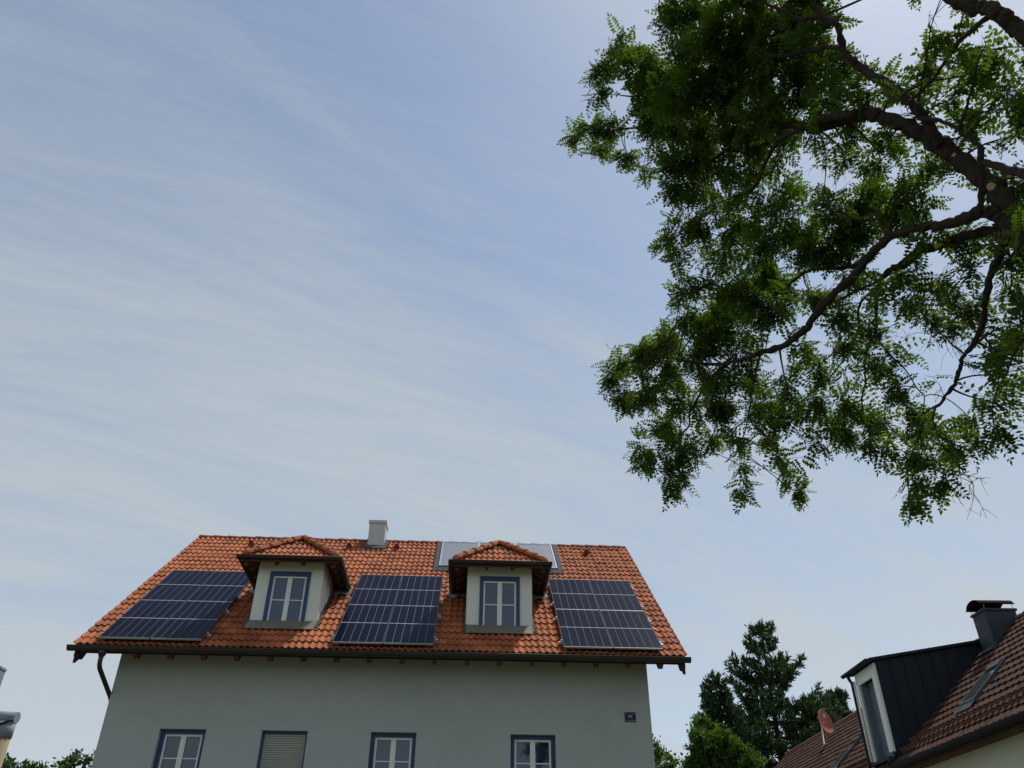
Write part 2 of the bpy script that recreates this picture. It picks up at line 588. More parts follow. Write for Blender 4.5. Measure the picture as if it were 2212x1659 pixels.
def basis(o, ax, ay, az):
    return Matrix(((ax.x, ay.x, az.x, o.x), (ax.y, ay.y, az.y, o.y), (ax.z, ay.z, az.z, o.z), (0, 0, 0, 1)))


def tile_field(name, spots, proto, mat, parent, rng, ax, ay, az):
    """many tiles joined in one mesh; spots are world origins"""
    low, front, back = proto
    L = np.array(low + front + front + back, dtype=float)
    c = len(low)
    axm = np.array([ax, ay, az])
    base = L @ axm
    quad = []
    for k in range(c - 1):
        quad += [k, k + 1, c + k + 1, c + k]
        quad += [2 * c + k, 2 * c + k + 1, 3 * c + k + 1, 3 * c + k]
    quad = np.array(quad)
    nv = len(L)
    V = (np.array(spots)[:, None, :] + base[None]).reshape(-1, 3)
    F = (quad[None] + (np.arange(len(spots)) * nv)[:, None]).ravel()
    tint = np.repeat([rng.random() for _ in spots], 2 * (c - 1))
    me = quick_mesh(name, V, F, 4, mat, tint, smooth=True)
    return link(name, me, parent, kind='stuff')


DORM = [-4.20, 0.605]                    # dormer centre lines
DHW, DY = 0.735, 18.065                  # half width and front plane of the dormer walls
AH2, AW2 = 4.083, 2.10                   # solar arrays
ARR = [-7.660, -2.891, 1.938]
AS0 = 0.062


def covered(x, s):
    """(under a dormer / chimney / collector), (under a solar array)"""
    for dx in DORM:
        if abs(x - dx) < DHW - 0.05 and s > 1.15:
            y = EY + s * DS.y
            z = EZ + s * DS.z
            if y < 20.4 and z < 9.1:
                return True, False
    if -3.12 < x < -2.68 and 6.75 < s < 7.5:
        return True, False
    if -0.98 < x < 2.34 and 5.30 < s < 7.2:
        return True, False
    for ax in ARR:
        if ax + 0.1 < x < ax + AW2 - 0.1 and AS0 + 0.15 < s < AS0 + AH2 - 0.25:
            return False, True
    return False, False


rng = random.Random(11)
vis, hid = [], []
for r in range(NR):
    for c in range(NC):
        gone, under = covered(X0 + (c + 0.5) * TW, (r + 0.45) * CH)
        if gone:
            continue
        jit = rng.uniform(-0.009, 0.009)
        spot = E(X0 + c * TW + rng.uniform(-0.002, 0.002), r * CH + jit, 0.0 + rng.uniform(-0.006, 0.006))
        (hid if under else vis).append((r, c, spot))
vis.sort(key=lambda t: (t[0], t[1]))
TILE_ME = [tile_mesh('tile', M['tile'], k / 11.0) for k in range(12)]
for r, c, spot in vis[:300]:
    o = link('tile', rng.choice(TILE_ME), roof)
    o.matrix_basis = basis(spot, EX, DS, DN)
tile_field('tile_courses', [t[2] for t in vis[300:] + hid], tile_points(CH), M['tile'], roof, rng, EX, DS, DN)

# ridge tiles
RC = WID / 31
rm = MB()
rows = []
for yy, rr, in ((0.0, 0.125), (RC * 0.97, 0.105)):
    rows.append([(yy, math.cos(a) * rr, math.sin(a) * rr) for a in [math.pi * (k / 8) for k in range(9)]])
rm.strip(rows)
rm.poly(list(reversed(rows[0])))
rme = rm.mesh('ridge_tile', M['ridge'])
for k in range(31):
    o = link('ridge_tile', rme, roof)
    o.location = (X1 - k * RC - RC, RY, RZ - 0.055 + rng.uniform(-0.004, 0.004))
    # broad end faces left, overlapped from the right
    o.rotation_euler = (0, 0, 0)

# little hooded vent tiles
for x, s in ((-6.41, 6.62), (-3.62, 6.62), (-2.25, 6.64), (3.25, 6.56)):
    v = MB()
    rows = []
    for t, ww, hh in ((0.0, 0.085, 0.16), (0.10, 0.075, 0.13), (0.22, 0.045, 0.05)):
        rows.append([E(x + ww * math.cos(a), s + t, 0.05 + hh * math.sin(a)) for a in [math.pi * k / 8 for k in range(9)]])
    v.strip(rows)
    v.poly([tuple(p) for p in rows[0]])
    v.build('vent_tile', M['ridge'], roof)

# eaves: rafters, boarding, gutter, downpipe, barge boards -----------------
for k in range(17):
    x = -6.95 + k * 0.6870
    r = MB()
    r.solid([E(x - 0.05, 0.20, -0.37), E(x + 0.05, 0.20, -0.37), E(x + 0.05, 1.2, -0.30), E(x - 0.05, 1.2, -0.30),
             E(x - 0.05, 0.08, -0.122), E(x + 0.05, 0.08, -0.122), E(x + 0.05, 1.2, -0.122), E(x - 0.05, 1.2, -0.122)])
    r.build('rafter', M['wood'], house)


def gutter_mesh(p0, p1, rad, out, n=9, lip=0.008):
    """half-round channel from p0 to p1 (rim centre line), out = horizontal unit vector away from the roof"""
    p0, p1, out = Vector(p0), Vector(p1), Vector(out)
    m = MB()
    angs = [math.pi * k / (n - 1) for k in range(n)]
    for q, flip in ((rad, False), (rad - 0.006, True)):
        rows = []
        for p in (p0, p1):
            rows.append([p + out * (math.cos(a) * q) - Vector((0, 0, 1)) * (math.sin(a) * q * 1.15) for a in angs])
        if flip:
            rows.reverse()
        m.strip(rows)
    m.tube([p0 + out * rad, p1 + out * rad], lip, 6)
    for p in (p0, p1):
        m.poly([p + out * (math.cos(a) * rad) - Vector((0, 0, 1)) * (math.sin(a) * rad * 1.15) for a in angs])
    return m


GY, GZ = EY - 0.045, 6.287
gutter_mesh((-8.20, GY, GZ), (4.60, GY, GZ - 0.004), 0.085, (0, -1, 0)).build('gutter', M['gutter'], house)
fa = MB()
fa.solid([(X0 + 0.05, EY + 0.05, 6.18), (X1 - 0.05, EY + 0.05, 6.18), (X1 - 0.05, EY + 0.08, 6.18), (X0 + 0.05, EY + 0.08, 6.18),
          (X0 + 0.05, EY + 0.05, 6.31), (X1 - 0.05, EY + 0.05, 6.31), (X1 - 0.05, EY + 0.08, 6.31), (X0 + 0.05, EY + 0.08, 6.31)])
fa.build('fascia_board', M['soffit'], house)
for x in np.arange(-7.9, 4.5, 0.72):
    b = MB()
    b.tube([(x, GY + 0.085 * math.cos(a) * -1.04, GZ - math.sin(a) * 0.102) for a in [math.pi * k / 6 for k in range(7)]], 0.007, 5)
    b.build('gutter_bracket', M['gutter'], house)
dp = MB()
dp.tube([(-7.49, GY, 6.20), (-7.49, GY, 6.13), (-7.49, GY, 6.08)], [0.095, 0.075, 0.048], 12)
dp.tube([(-7.49, GY, 6.10), (-7.49, GY + 0.005, 5.99), (-7.49, GY + 0.03, 5.93), (-7.49, GY + 0.09, 5.87), (-7.482, 17.95, 5.53), (-7.47, 18.04, 5.46), (-7.462, 18.10, 5.36), (-7.462, 18.10, 0.1)], 0.046, 12)
dp.build('downpipe', M['gutter'], house)
for x, w in ((-8.075, 0.05), (4.445, 0.05)):
    bb = MB()
    prof = []
    # slim board under the verge tiles ending in a pointed tail
    for s, h in ((0.03, -0.005), (SL, -0.005), (SL, -0.24), (0.75, -0.24)):
        p = E(x, s, h)
        prof.append((x, p.y, p.z))
    prof += [(x, EY + 0.40, 6.20), (x, EY + 0.33, 6.115), (x, EY + 0.22, 6.10), (x, EY + 0.07, 5.98), (x, EY + 0.05, 6.10), (x, EY + 0.02, 6.12), (x, EY + 0.02, 6.25)]
    bb.prism(prof, (w, 0, 0))
    bb.build('barge_board', M['barge'], house)

# chimney ------------------------------------------------------------------
ch = MB()
ch.box((-3.14, 22.38, 10.2), (-2.66, 22.92, 11.50))
cho = ch.build('chimney', M['chimney'], house)
cc = MB()
cc.box((-3.165, 22.355, 11.50), (-2.635, 22.945, 11.585))
cc.build('chimney_cap', M['chimney'], cho)
cf = MB()
cf.obox(E(-3.20, 6.60, 0.045), EX * 0.62, DS * 0.28, DN * 0.03)
cf.obox(E(-3.22, 6.88, 0.045), EX * 0.075, DS * 0.5, DN * 0.03)
cf.obox(E(-2.655, 6.88, 0.045), EX * 0.095, DS * 0.5, DN * 0.03)
cf.box((-3.15, 22.36, 10.5), (-2.65, 22.379, 10.80))
cf.build('chimney_flashing', M['lead'], cho)

# flashing round the collectors --------------------------------------------
fl = MB()
fl.obox(E(-1.09, 5.02, 0.045), EX * 0.125, DS * 2.24, DN * 0.04)
fl.obox(E(2.30, 5.02, 0.045), EX * 0.125, DS * 2.24, DN * 0.04)
fl.obox(E(-0.965, 7.245, 0.045), EX * 3.265, DS * 0.05, DN * 0.05)
fl.obox(E(-0.965, 5.02, 0.03), EX * 3.265, DS * 0.08, DN * 0.05)
n = 96
rows = [[], []]
for k in range(n + 1):
    x = -1.12 + 3.57 * k / n
    zz = 0.055 + 0.02 * math.cos((x - X0) / (TW / 2) * 2 * math.pi)
    rows[0].append(E(x, 4.86, zz))
    rows[1].append(E(x, 5.04, 0.085))
fl.strip(rows)
fl.build('collector_flashing', M['lead'], roof)

for i, nm in enumerate(('leftmost grey solar collector, above and left of the right dormer',
                        'middle grey solar collector, mostly hidden behind the right dormer hip roof',
                        'rightmost grey solar collector peeking out on the right behind the right dormer')):
    x0 = -0.955 + i * 1.079
    c = thing('solar_collector', E(x0 + 0.53, 5.12, 0.06), nm, 'solar collector', 'grey solar collectors below the ridge')
    gl = MB()
    gl.obox(E(x0 + 0.035, 5.155, 0.06), EX * 1.0, DS * 2.04, DN * 0.045)
    gl.build('collector_glass', M['collector'], c)
    fr = MB()
    fr.obox(E(x0, 5.12, 0.055), EX * 0.035, DS * 2.11, DN * 0.062)
    fr.obox(E(x0 + 1.035, 5.12, 0.055), EX * 0.035, DS * 2.11, DN * 0.062)
    fr.obox(E(x0 + 0.035, 5.12, 0.055), EX * 1.0, DS * 0.035, DN * 0.062)
    fr.obox(E(x0 + 0.035, 7.195, 0.055), EX * 1.0, DS * 0.035, DN * 0.062)
    fr.build('collector_frame', M['alu'], c)

# dormers -------------------------------------------------------------------
DEH, DEZ = 1.11, 8.50                    # eave half width and height of the dormer roof
DEY = 17.705
DAZ = 9.40
DAY = DEY + DEH
DSL = math.hypot(DEH, DAZ - DEZ)
dn_up = Vector((0, DEH, DAZ - DEZ)).normalized()
dn_no = Vector((0, -(DAZ - DEZ), DEH)).normalized()


def roof_y(z, h=0.0):
    return EY + (z - EZ) / math.tan(AL) - h / math.sin(AL)


def dormer(xc, label):
    zb = EZ + (DY - EY) * math.tan(AL)
    w = MB()
    zt = 8.62
    a, b = xc - DHW, xc + DHW
    wf0, wf1, wz0, wz1 = xc - 0.455, xc + 0.465, 7.07, 8.335
    # front skin round the window, cheeks back into the roof
    w.box((a, DY, zb - 0.06), (wf0 + 0.02, DY + 0.12, zt))
    w.box((wf1 - 0.02, DY, zb - 0.06), (b, DY + 0.12, zt))
    w.box((wf0 + 0.02, DY, wz1 - 0.02), (wf1 - 0.02, DY + 0.12, zt))
    w.box((wf0 + 0.02, DY, zb - 0.06), (wf1 - 0.02, DY + 0.12, wz0 + 0.02))
    yb = roof_y(zt) + 0.1
    for x0_, x1_ in ((a, a + 0.1), (b - 0.1, b)):
        w.prism([(x0_, DY + 0.12, zb + 0.0), (x0_, DY + 0.12, zt), (x0_, yb, zt)], (x1_ - x0_, 0, 0))
    d = w.build('dormer', M['dormer'], house, label=label)
    window_unit(d, xc + 0.005, wz0, wz1, DY - 0.03, first='window_frame', side=0.082, top=0.105, bot=0.06)
    room = MB()
    room.box((a + 0.1, DY + 0.13, zb), (b - 0.1, DY + 0.15, zt - 0.05))
    room.build('room_back', M['black'], d)
    for sx in (1, -1):                    # corner trims and battens on the cheeks
        xe = xc + sx * DHW
        for t in (0.0, 0.42, 0.80):
            bt = MB()
            y = DY + 0.03 + t
            z0_ = EZ + (y - EY) * math.tan(AL) + 0.03
            x_ = xe if sx > 0 else xe - 0.018
            bt.box((x_, y, z0_), (x_ + 0.018, y + 0.05, zt - 0.05))
            bt.build('cheek_batten', M['dormer'], d)
    ap = MB()
    ap.obox(E(xc - DHW - 0.01, 0.865, 0.055), EX * (2 * DHW + 0.02), DS * 0.42, DN * 0.014)
    ap.obox(E(xc - 0.44, 0.95, 0.0695), EX * 0.012, DS * 0.3, DN * 0.006)
    ap.obox(E(xc + 0.45, 0.95, 0.0695), EX * 0.012, DS * 0.3, DN * 0.006)
    ap.build('apron_flashing', M['apron'], d)
    bs = MB()
    bs.box((a - 0.002, DY - 0.012, zb + 0.012), (wf0 - 0.001, DY - 0.001, zb + 0.04))
    bs.box((wf1 + 0.001, DY - 0.012, zb + 0.012), (b + 0.002, DY - 0.001, zb + 0.04))
    bs.build('shadow_strip', M['lead'], d)  # dark strip standing in for the shadow gap at the wall foot
    # side upstands along the cheeks
    for sx in (1, -1):
        up = MB()
        x_ = xc + sx * (DHW + 0.035) - 0.03
        up.obox(E(x_, 1.0, 0.03), EX * 0.06, DS * 2.0, DN * 0.03)
        up.build('side_flashing', M['lead'], d)
    # roof boarding (underside seen from below) as a shell
    ye = roof_y(DEZ) + 0.15
    yr = roof_y(DAZ) + 0.15
    FL, FR = Vector((xc - DEH, DEY, DEZ)), Vector((xc + DEH, DEY, DEZ))
    BL, BR = Vector((xc - DEH, ye, DEZ)), Vector((xc + DEH, ye, DEZ))
    AP, RB = Vector((xc, DAY, DAZ)), Vector((xc, yr, DAZ))
    sh = MB()
    dz = Vector((0, 0, 0.075))
    for off, flip in ((Vector((0, 0, 0)), False), (-dz, True)):
        for tri in ((FL, FR, AP), (FR, BR, RB, AP), (BL, FL, AP, RB)):
            t = [p + off for p in tri]
            sh.poly(list(reversed(t)) if flip else t)
    for p, q in ((FL, FR), (FR, BR), (BL, FL)):
        sh.poly([p - dz, q - dz, q, p])
    dr = sh.build('dormer_roof', M['soffit'], d)
    # rafters under the overhang
    def strut(p, q, wd=0.075, hg=0.10):
        p, q = Vector(p), Vector(q)
        t = (q - p).normalized()
        s_ = t.cross(Vector((0, 0, 1))).normalized()
        n_ = s_.cross(t)
        m = MB()
        m.obox(p - s_ * wd / 2 - n_ * hg, s_ * wd, q - p, n_ * hg)
        m.build('rafter', M['wood'], d)
    for dx in (-0.31, 0.29):
        strut((xc + dx, DEY + 0.06, DEZ - 0.03), (xc + dx, DY + 0.05, DEZ - 0.03 + (DY - DEY - 0.01) * 0.81))
    for sx in (1, -1):
        strut((xc + sx * (DEH - 0.08), DEY + 0.08, DEZ - 0.03), (xc + sx * (DHW - 0.1), DY + 0.02 + 0.1, DEZ - 0.03 + 0.30), 0.09, 0.12)
        for yy in (18.25, 18.75, 19.25):
            strut((xc + sx * (DEH - 0.06), yy, DEZ - 0.03), (xc + sx * (DHW - 0.04), yy, DEZ - 0.03 + 0.29))
    # gutters on three sides
    gz = 8.555
    gx = DEH + 0.02
    gutter_mesh((xc - gx - 0.06, DEY - 0.02, gz), (xc + gx + 0.06, DEY - 0.02, gz), 0.068, (0, -1, 0)).build('gutter', M['gutter'], d)
    for sx in (1, -1):
        gutter_mesh((xc + sx * gx, DEY - 0.02, gz), (xc + sx * gx, roof_y(gz) - 0.10, gz - 0.11), 0.066, (sx, 0, 0)).build('side_gutter', M['gutter'], d)
        lf = MB()
        x_ = xc + sx * 0.98
        rows = []
        for s_, hs in ((2.92, 0.075), (3.02, 0.09), (3.14, 0.085), (3.3, 0.07)):
            rows.append([E(x_ + dx_, s_ + 0.03 * math.sin(dx_ * 17), hs + 0.02 * math.sin(dx_ * 23 + s_ * 9)) for dx_ in np.linspace(-0.24, 0.24, 9)])
        lf.strip(rows)
        lf.build('lead_sheet', M['zinc'], d)
    # tiles of the front hip
    tw, nrow = 0.265, 4
    chh = DSL / nrow
    cols = 9
    for r in range(nrow):
        for c in range(-cols // 2, cols // 2 + 1):
            xs_ = c * tw - tw / 2
            half = DEH * (1 - (r + 0.15) / nrow)
            if xs_ + tw < -half or xs_ > half:
                continue
            y0 = r * chh

            def clamp(p, xs_=xs_, y0=y0):
                lim = max(0.0, DEH * (1 - (y0 + min(p[1], chh)) / DSL))
                return (max(-lim, min(lim, xs_ + p[0])) - xs_, p[1], p[2])
            me = tile_mesh('tile', M['tile'], rng.random(), length=chh, clamp=clamp, width=tw)
            o = link('tile', me, d)
            o.matrix_basis = basis(Vector((xc + xs_, DEY, DEZ + 0.012)) + dn_up * y0, EX, dn_up, dn_no)
    # side slopes: courses joined
    for sx in (1, -1):
        up = Vector((-sx * DEH, 0, DAZ - DEZ)).normalized()
        al = Vector((0, sx * 1.0, 0))
        no = al.cross(up)
        pts = []
        for r in range(nrow):
            f0 = (r + 0.3) / nrow
            ya = DEY + DEH * f0
            yz = roof_y(DEZ + (DAZ - DEZ) * f0)
            n_ = int((yz - ya) / tw)
            for k in range(n_):
                y = ya + 0.02 + k * tw
                pts.append(Vector((xc + sx * DEH, y if sx > 0 else y + tw, DEZ + 0.012)) + up * (r * chh))
        tile_field('tile_courses', pts, tile_points(chh, width=tw), M['tile'], d, rng, al, up, no)
    # hip and ridge tiles
    def caps(p, q, n_, name, rad=0.10, start=True):
        p, q = Vector(p), Vector(q)
        t = (q - p).normalized()
        s_ = t.cross(Vector((0, 0, 1))).normalized()
        up = s_.cross(t)
        ln = (q - p).length / n_
        for k in range(n_):
            o_ = p + t * (k * ln)
            m = MB()
            stations = [(0.0, rad * 1.12, 0.012), (ln * 1.06, rad * 0.94, 0.0)]
            if k == 0 and start:
                stations = [(-0.07, rad * 0.25, -0.05), (-0.06, rad * 0.65, -0.03), (-0.02, rad * 0.98, -0.005), (0.06, rad * 1.1, 0.008), (ln * 1.06, rad * 0.94, 0.0)]
            rows = [[o_ + t * st + s_ * (math.cos(a_) * rr) + up * (math.sin(a_) * rr + hh - 0.02) for a_ in [math.pi * j / 8 for j in range(9)]] for st, rr, hh in stations]
            m.strip(rows)
            m.poly(list(reversed(rows[0])))
            m.build(name, M['hip'], d)
    up3 = Vector((0, 0, 0.085))
    caps(FL + up3 + Vector((0.07, 0.07, 0.05)), AP + up3, 5, 'hip_tile')
    caps(FR + up3 + Vector((-0.07, 0.07, 0.05)), AP + up3, 5, 'hip_tile')
    caps(AP + up3 + Vector((0, 0.05, 0)), Vector((xc, roof_y(DAZ), DAZ)) + up3, 5, 'ridge_tile', start=False)
    return d


dormer(DORM[0], 'left dormer with hipped tile roof between the left and middle solar arrays')
dormer(DORM[1], 'right dormer with hipped tile roof between the middle and right solar arrays')

# solar panels ---------------------------------------------------------------
PW, PH, GAP = (AW2 - 0.014) / 2, (AH2 - 0.014) / 2, 0.014
PT, HP = 0.035, 0.15


def P2(o, x, s, h):
    return o + EX * x + DS * s + DN * h


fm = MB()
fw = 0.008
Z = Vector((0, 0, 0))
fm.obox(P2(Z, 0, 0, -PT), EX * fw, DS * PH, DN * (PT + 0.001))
FRAME_ME = fm.mesh('frame_side', M['panelframe_shaded'])  # same frame as the edges; shade on the sides is put into the darker colour
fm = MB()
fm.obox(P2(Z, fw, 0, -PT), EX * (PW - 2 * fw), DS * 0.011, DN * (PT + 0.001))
EDGE_ME = fm.mesh('frame_edge', M['alu'])  # brighter colour paints in the light that the horizontal frame members catch
fm = MB()
fm.obox(P2(Z, fw, PH / 2 - 0.008, -0.004), EX * (PW - 2 * fw), DS * 0.016, DN * 0.0022)
MID_ME = fm.mesh('middle_strip', M['mid'])
bm = MB()
bm.obox(P2(Z, fw, fw, -0.012), EX * (PW - 2 * fw), DS * (PH - 2 * fw), DN * 0.008)
BACK_ME = bm.mesh('backsheet', M['sheet'])
sm_ = MB()
mar = 0.006
colw = (PW - 2 * fw - 0.004) / 6
halfh = (PH - 2 * fw - 2 * mar - 0.020) / 2
rowh = halfh / 12
for k in range(12):
    sm_.obox(P2(Z, 0, k * rowh + 0.0008, 0), EX * (colw - 0.008), DS * (rowh - 0.0016), DN * 0.003)
CELL_ME = sm_.mesh('cell_string', M['cell'])
ARRN = ['left array at the gable end', 'middle array between the dormers', 'right array beside the right dormer']
POSN = [['lower left', 'lower right'], ['upper left', 'upper right']]
for i, ax in enumerate(ARR):
    for r in range(2):
        for c in range(2):
            o = E(ax + c * (PW + GAP), AS0 + r * (PH + GAP), HP)
            t = thing('solar_module', o, '%s dark blue solar panel of the %s' % (POSN[r][c], ARRN[i]), 'solar panel', 'solar panels on the orange roof')
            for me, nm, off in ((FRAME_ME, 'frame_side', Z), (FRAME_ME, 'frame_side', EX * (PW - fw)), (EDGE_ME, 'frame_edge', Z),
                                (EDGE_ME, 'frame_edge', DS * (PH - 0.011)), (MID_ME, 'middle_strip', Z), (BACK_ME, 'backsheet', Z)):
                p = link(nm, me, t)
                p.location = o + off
            for k in range(6):
                for h in range(2):
                    p = link('cell_string', CELL_ME, t)
                    p.location = o + EX * (fw + 0.002 + k * colw + 0.004) + DS * (fw + mar + h * (halfh + 0.020)) + DN * -0.004
    for s in (0.30, 1.55, 2.42, 3.65):
        m = MB()
        m.obox(E(ax - 0.075, AS0 + s, 0.065), EX * (AW2 + 0.15), DS * 0.04, DN * 0.045)
        for ex in (ax - 0.03, ax + AW2 + 0.004):
            m.obox(E(ex, AS0 + s + 0.002, 0.11), EX * 0.026, DS * 0.036, DN * 0.044)
        m.build('mounting_rail', M['railm'], roof)
        for hx in (ax + 0.35, ax + 1.05, ax + 1.75):
            k = MB()
            k.obox(E(hx, AS0 + s - 0.06, 0.035), EX * 0.035, DS * 0.06, DN * 0.06)
            k.build('roof_hook', M['railm'], roof)

# house number -----------------------------------------------------------------
def text_mesh(txt, size, offset=0.0):
    cu = bpy.data.curves.new('lettering', 'FONT')
    cu.body = txt
    cu.size = size
    cu.align_x = 'CENTER'
    cu.align_y = 'CENTER'
    cu.offset = offset
    cu.space_character = 1.18 if size > 0.05 else 1.0
    cu.extrude = 0.001
    ob = bpy.data.objects.new('lettering', cu)
    COL.objects.link(ob)
    dg = bpy.context.evaluated_depsgraph_get()
    me = bpy.data.meshes.new_from_object(ob.evaluated_get(dg))
    bpy.data.objects.remove(ob)
    bpy.data.curves.remove(cu)
    return me


sx0, sx1, sz0, sz1 = 3.271, 3.508, 5.163, 5.356
sign = thing('house_number_sign', ((sx0 + sx1) / 2, YW, sz0), 'small dark blue enamel house number sign reading 45 near the right wall corner', 'sign')
pl = MB()
pl.box((sx0, YW - 0.012, sz0), (sx1, YW - 0.001, sz1))
pl.build('plate', M['signblue'], sign)
bd = MB()
bi = 0.012
for a, b in (((sx0 + bi, sz0 + bi), (sx1 - bi, sz0 + bi + 0.002)), ((sx0 + bi, sz1 - bi - 0.002), (sx1 - bi, sz1 - bi)),
             ((sx0 + bi, sz0 + bi + 0.004), (sx0 + bi + 0.002, sz1 - bi - 0.004)), ((sx1 - bi - 0.002, sz0 + bi + 0.004), (sx1 - bi, sz1 - bi - 0.004))):
    bd.box((a[0], YW - 0.0145, a[1]), (b[0], YW - 0.0125, b[1]))
bd.build('border_line', M['signgrey'], sign)
for txt, sz, off, x, z in (('45', 0.100, 0.0014, 3.387, 5.268), ('Untere Straße', 0.033, 0.0004, 3.392, 5.196), ('N.P', 0.026, 0.0004, 3.310, 5.324), ('Wg', 0.026, 0.0004, 3.470, 5.324)):
    me = text_mesh(txt, sz, off)
    me.materials.clear()
    me.materials.append(M['signgrey'])
    o = link('lettering', me, sign)
    o.matrix_basis = Matrix.Translation((x, YW - 0.0155, z)) @ Matrix.Rotation(R(90), 4, 'X')

# ------------------------------------------------------------------ the neighbouring house with the brown roof
NAZ = 0.039829
NA = Vector((math.sin(NAZ), math.cos(NAZ), 0))
NL = Vector((math.cos(NAZ), -math.sin(NAZ), 0))
NZ = Vector((0, 0, 1))
NB = R(42)
LG, HG, LR, HR = 9.502, 3.231 + CAM_Z, 13.200, 6.560 + CAM_Z
NSL = math.hypot(LR - LG, HR - HG)
NS = NL * math.cos(NB) + NZ * math.sin(NB)
NN = -NL * math.sin(NB) + NZ * math.cos(NB)
A0, A1 = 10.0, 40.5


def Q(l, a, z):
    return NL * l + NA * a + NZ * z


def N(a, s, h=0.0):
    return Q(LG, a, HG) + NS * s + NN * h


nb = thing('neighbour_house', Q(11.5, 22, 0), 'cream house at the right edge with a brown tiled roof and dark metal dormer', 'house')
w = MB()
wl, wr = 10.0, 2 * LR - 10.0
zt = HG + (wl - LG) * math.tan(NB) - 0.16
a0, a1 = A0 + 0.5, A1 - 0.5
w.poly([Q(wl, a0, 0), Q(wl, a1, 0), Q(wl, a1, zt), Q(wl, a0, zt)])
w.poly([Q(wr, a0, 0), Q(wr, a0, zt), Q(wr, a1, zt), Q(wr, a1, 0)])
for a in (a0, a1):
    w.poly([Q(wl, a, 0), Q(wl, a, zt), Q(LR, a, HR - 0.2), Q(wr, a, zt), Q(wr, a, 0)])
w.build('wall', M['cream'], nb)
d = MB()
for sg in (1, -1):
    def PP(a, s, h):
        p = N(a, s, h)
        if sg == 1:
            return p
        l, al = p.dot(NL), p.dot(NA)
        return Q(2 * LR - l, al, p.z)
    d.solid([PP(A0, 0.03, -0.10), PP(A1, 0.03, -0.10), PP(A1, NSL, -0.10), PP(A0, NSL, -0.10),
             PP(A0, 0.03, -0.01), PP(A1, 0.03, -0.01), PP(A1, NSL, -0.01), PP(A0, NSL, -0.01)])
nroof = d.build('roof', M['soffit'], nb)
rs = MB()
rs.poly([Q(2 * LR - LG, A0, HG + 0.03), Q(2 * LR - LG, A1, HG + 0.03), Q(LR, A1, HR + 0.03), Q(LR, A0, HR + 0.03)])
rs.build('rear_slope', M['tile_brown'], nroof)
BW, BCH = 0.240, NSL / 16
BU = [0, 0.08, 0.2, 0.5, 0.8, 0.92, 1.0]
BZ = [0.020, 0.017, 0.004, 0.001, 0.004, 0.014, 0.016]
nvis = []
rg2 = random.Random(3)
DA0, DA1, DLF = 21.30, 22.75, 9.63       # neighbour dormer: right cheek, left cheek, front plane
for r in range(16):
    k = 0
    a = A0 + (0.12 if r % 2 else 0.0)
    while a + BW < A1:
        sm = (r + 0.5) * BCH
        inside = DA0 + 0.05 < a and a + BW < DA1 - 0.05 and sm < 3.3 and sm > 0.35
        stack = 20.5 < a and a + BW < 21.0 and 3.95 < sm < 5.0
        if not (inside or stack):
            nvis.append((r, a + BW, N(a + BW, r * BCH + rg2.uniform(-.005, .005), rg2.uniform(-.004, .004))))
        a += BW
# the pieces that show largest: those nearest the camera that the frame takes in
near = [t for t in nvis if t[1] > 15.6 + t[0] * 0.29]
near.sort(key=lambda t: t[1] - t[0] * 0.12)
nset = near[:300]
ids = set(id(t) for t in nset)
NT_ME = [tile_mesh('tile', M['tile_brown'], k / 9.0, length=BCH, width=BW, pu=BU, pz=BZ, lift=0.042, lip=0.034) for k in range(10)]
for t in nset:
    o = link('tile', rg2.choice(NT_ME), nroof)
    o.matrix_basis = basis(t[2], -NA, NS, NN)
tile_field('tile_courses', [t[2] for t in nvis if id(t) not in ids],
           tile_points(BCH, lift=0.042, lip=0.034, pu=BU, pz=BZ, width=BW), M['tile_brown'], nroof, rg2, -NA, NS, NN)
# snow guard noses on two courses
hk = MB()
hk.prism([(-0.014, 0.0, 0.0), (-0.014, 0.13, 0.0), (-0.010, 0.035, 0.105), (-0.010, 0.012, 0.105)], (0.028, 0, 0))
hk_me = hk.mesh('snow_hook', M['hook'])
for r, off in ((1, 0.0), (2, 0.12)):
    a = A0 + off + BW / 2
    while a < 30:
        if a > 15 and not (DA0 - 0.1 < a < DA1 + 0.05):
            o = link('snow_hook', hk_me, nroof)
            o.matrix_basis = basis(N(a, r * BCH + 0.03, 0.045), NA, NS, NN)
        a += BW
# ridge tiles
rr_me = MB()
rows = []
for yy, q in ((0.0, 0.135), (0.38, 0.115)):
    rows.append([(yy, math.cos(a) * q, math.sin(a) * q) for a in [math.pi * k / 8 for k in range(9)]])
rr_me.strip(rows)
rr_me.poly(list(reversed(rows[0])))
rr_me = rr_me.mesh('ridge_tile', M['ridge_brown'])
k = 0
a = A1
while a > A0 + 0.4:
    if not (20.45 < a - 0.2 < 21.05):
        o = link('ridge_tile', rr_me, nroof)
        o.matrix_basis = basis(Q(LR, a, HR - 0.045), -NA, NL, NZ)
    a -= 0.36
# gutter and eaves
gutter_mesh(Q(LG - 0.05, A0, HG - 0.02), Q(LG - 0.05, A1, HG - 0.02), 0.085, -NL).build('gutter', M['anth'], nb)
ev = MB()
ev.obox(Q(LG + 0.04, A0, HG - 0.20), NL * 0.03, NA * (A1 - A0), NZ * 0.16)
ev.build('fascia_board', M['soffit'], nb)
ev = MB()
ev.obox(Q(LG + 0.075, A0, HG - 0.135), NL * 0.44, NA * (A1 - A0), NZ * 0.025)
ev.build('soffit_board', M['wood'], nb)

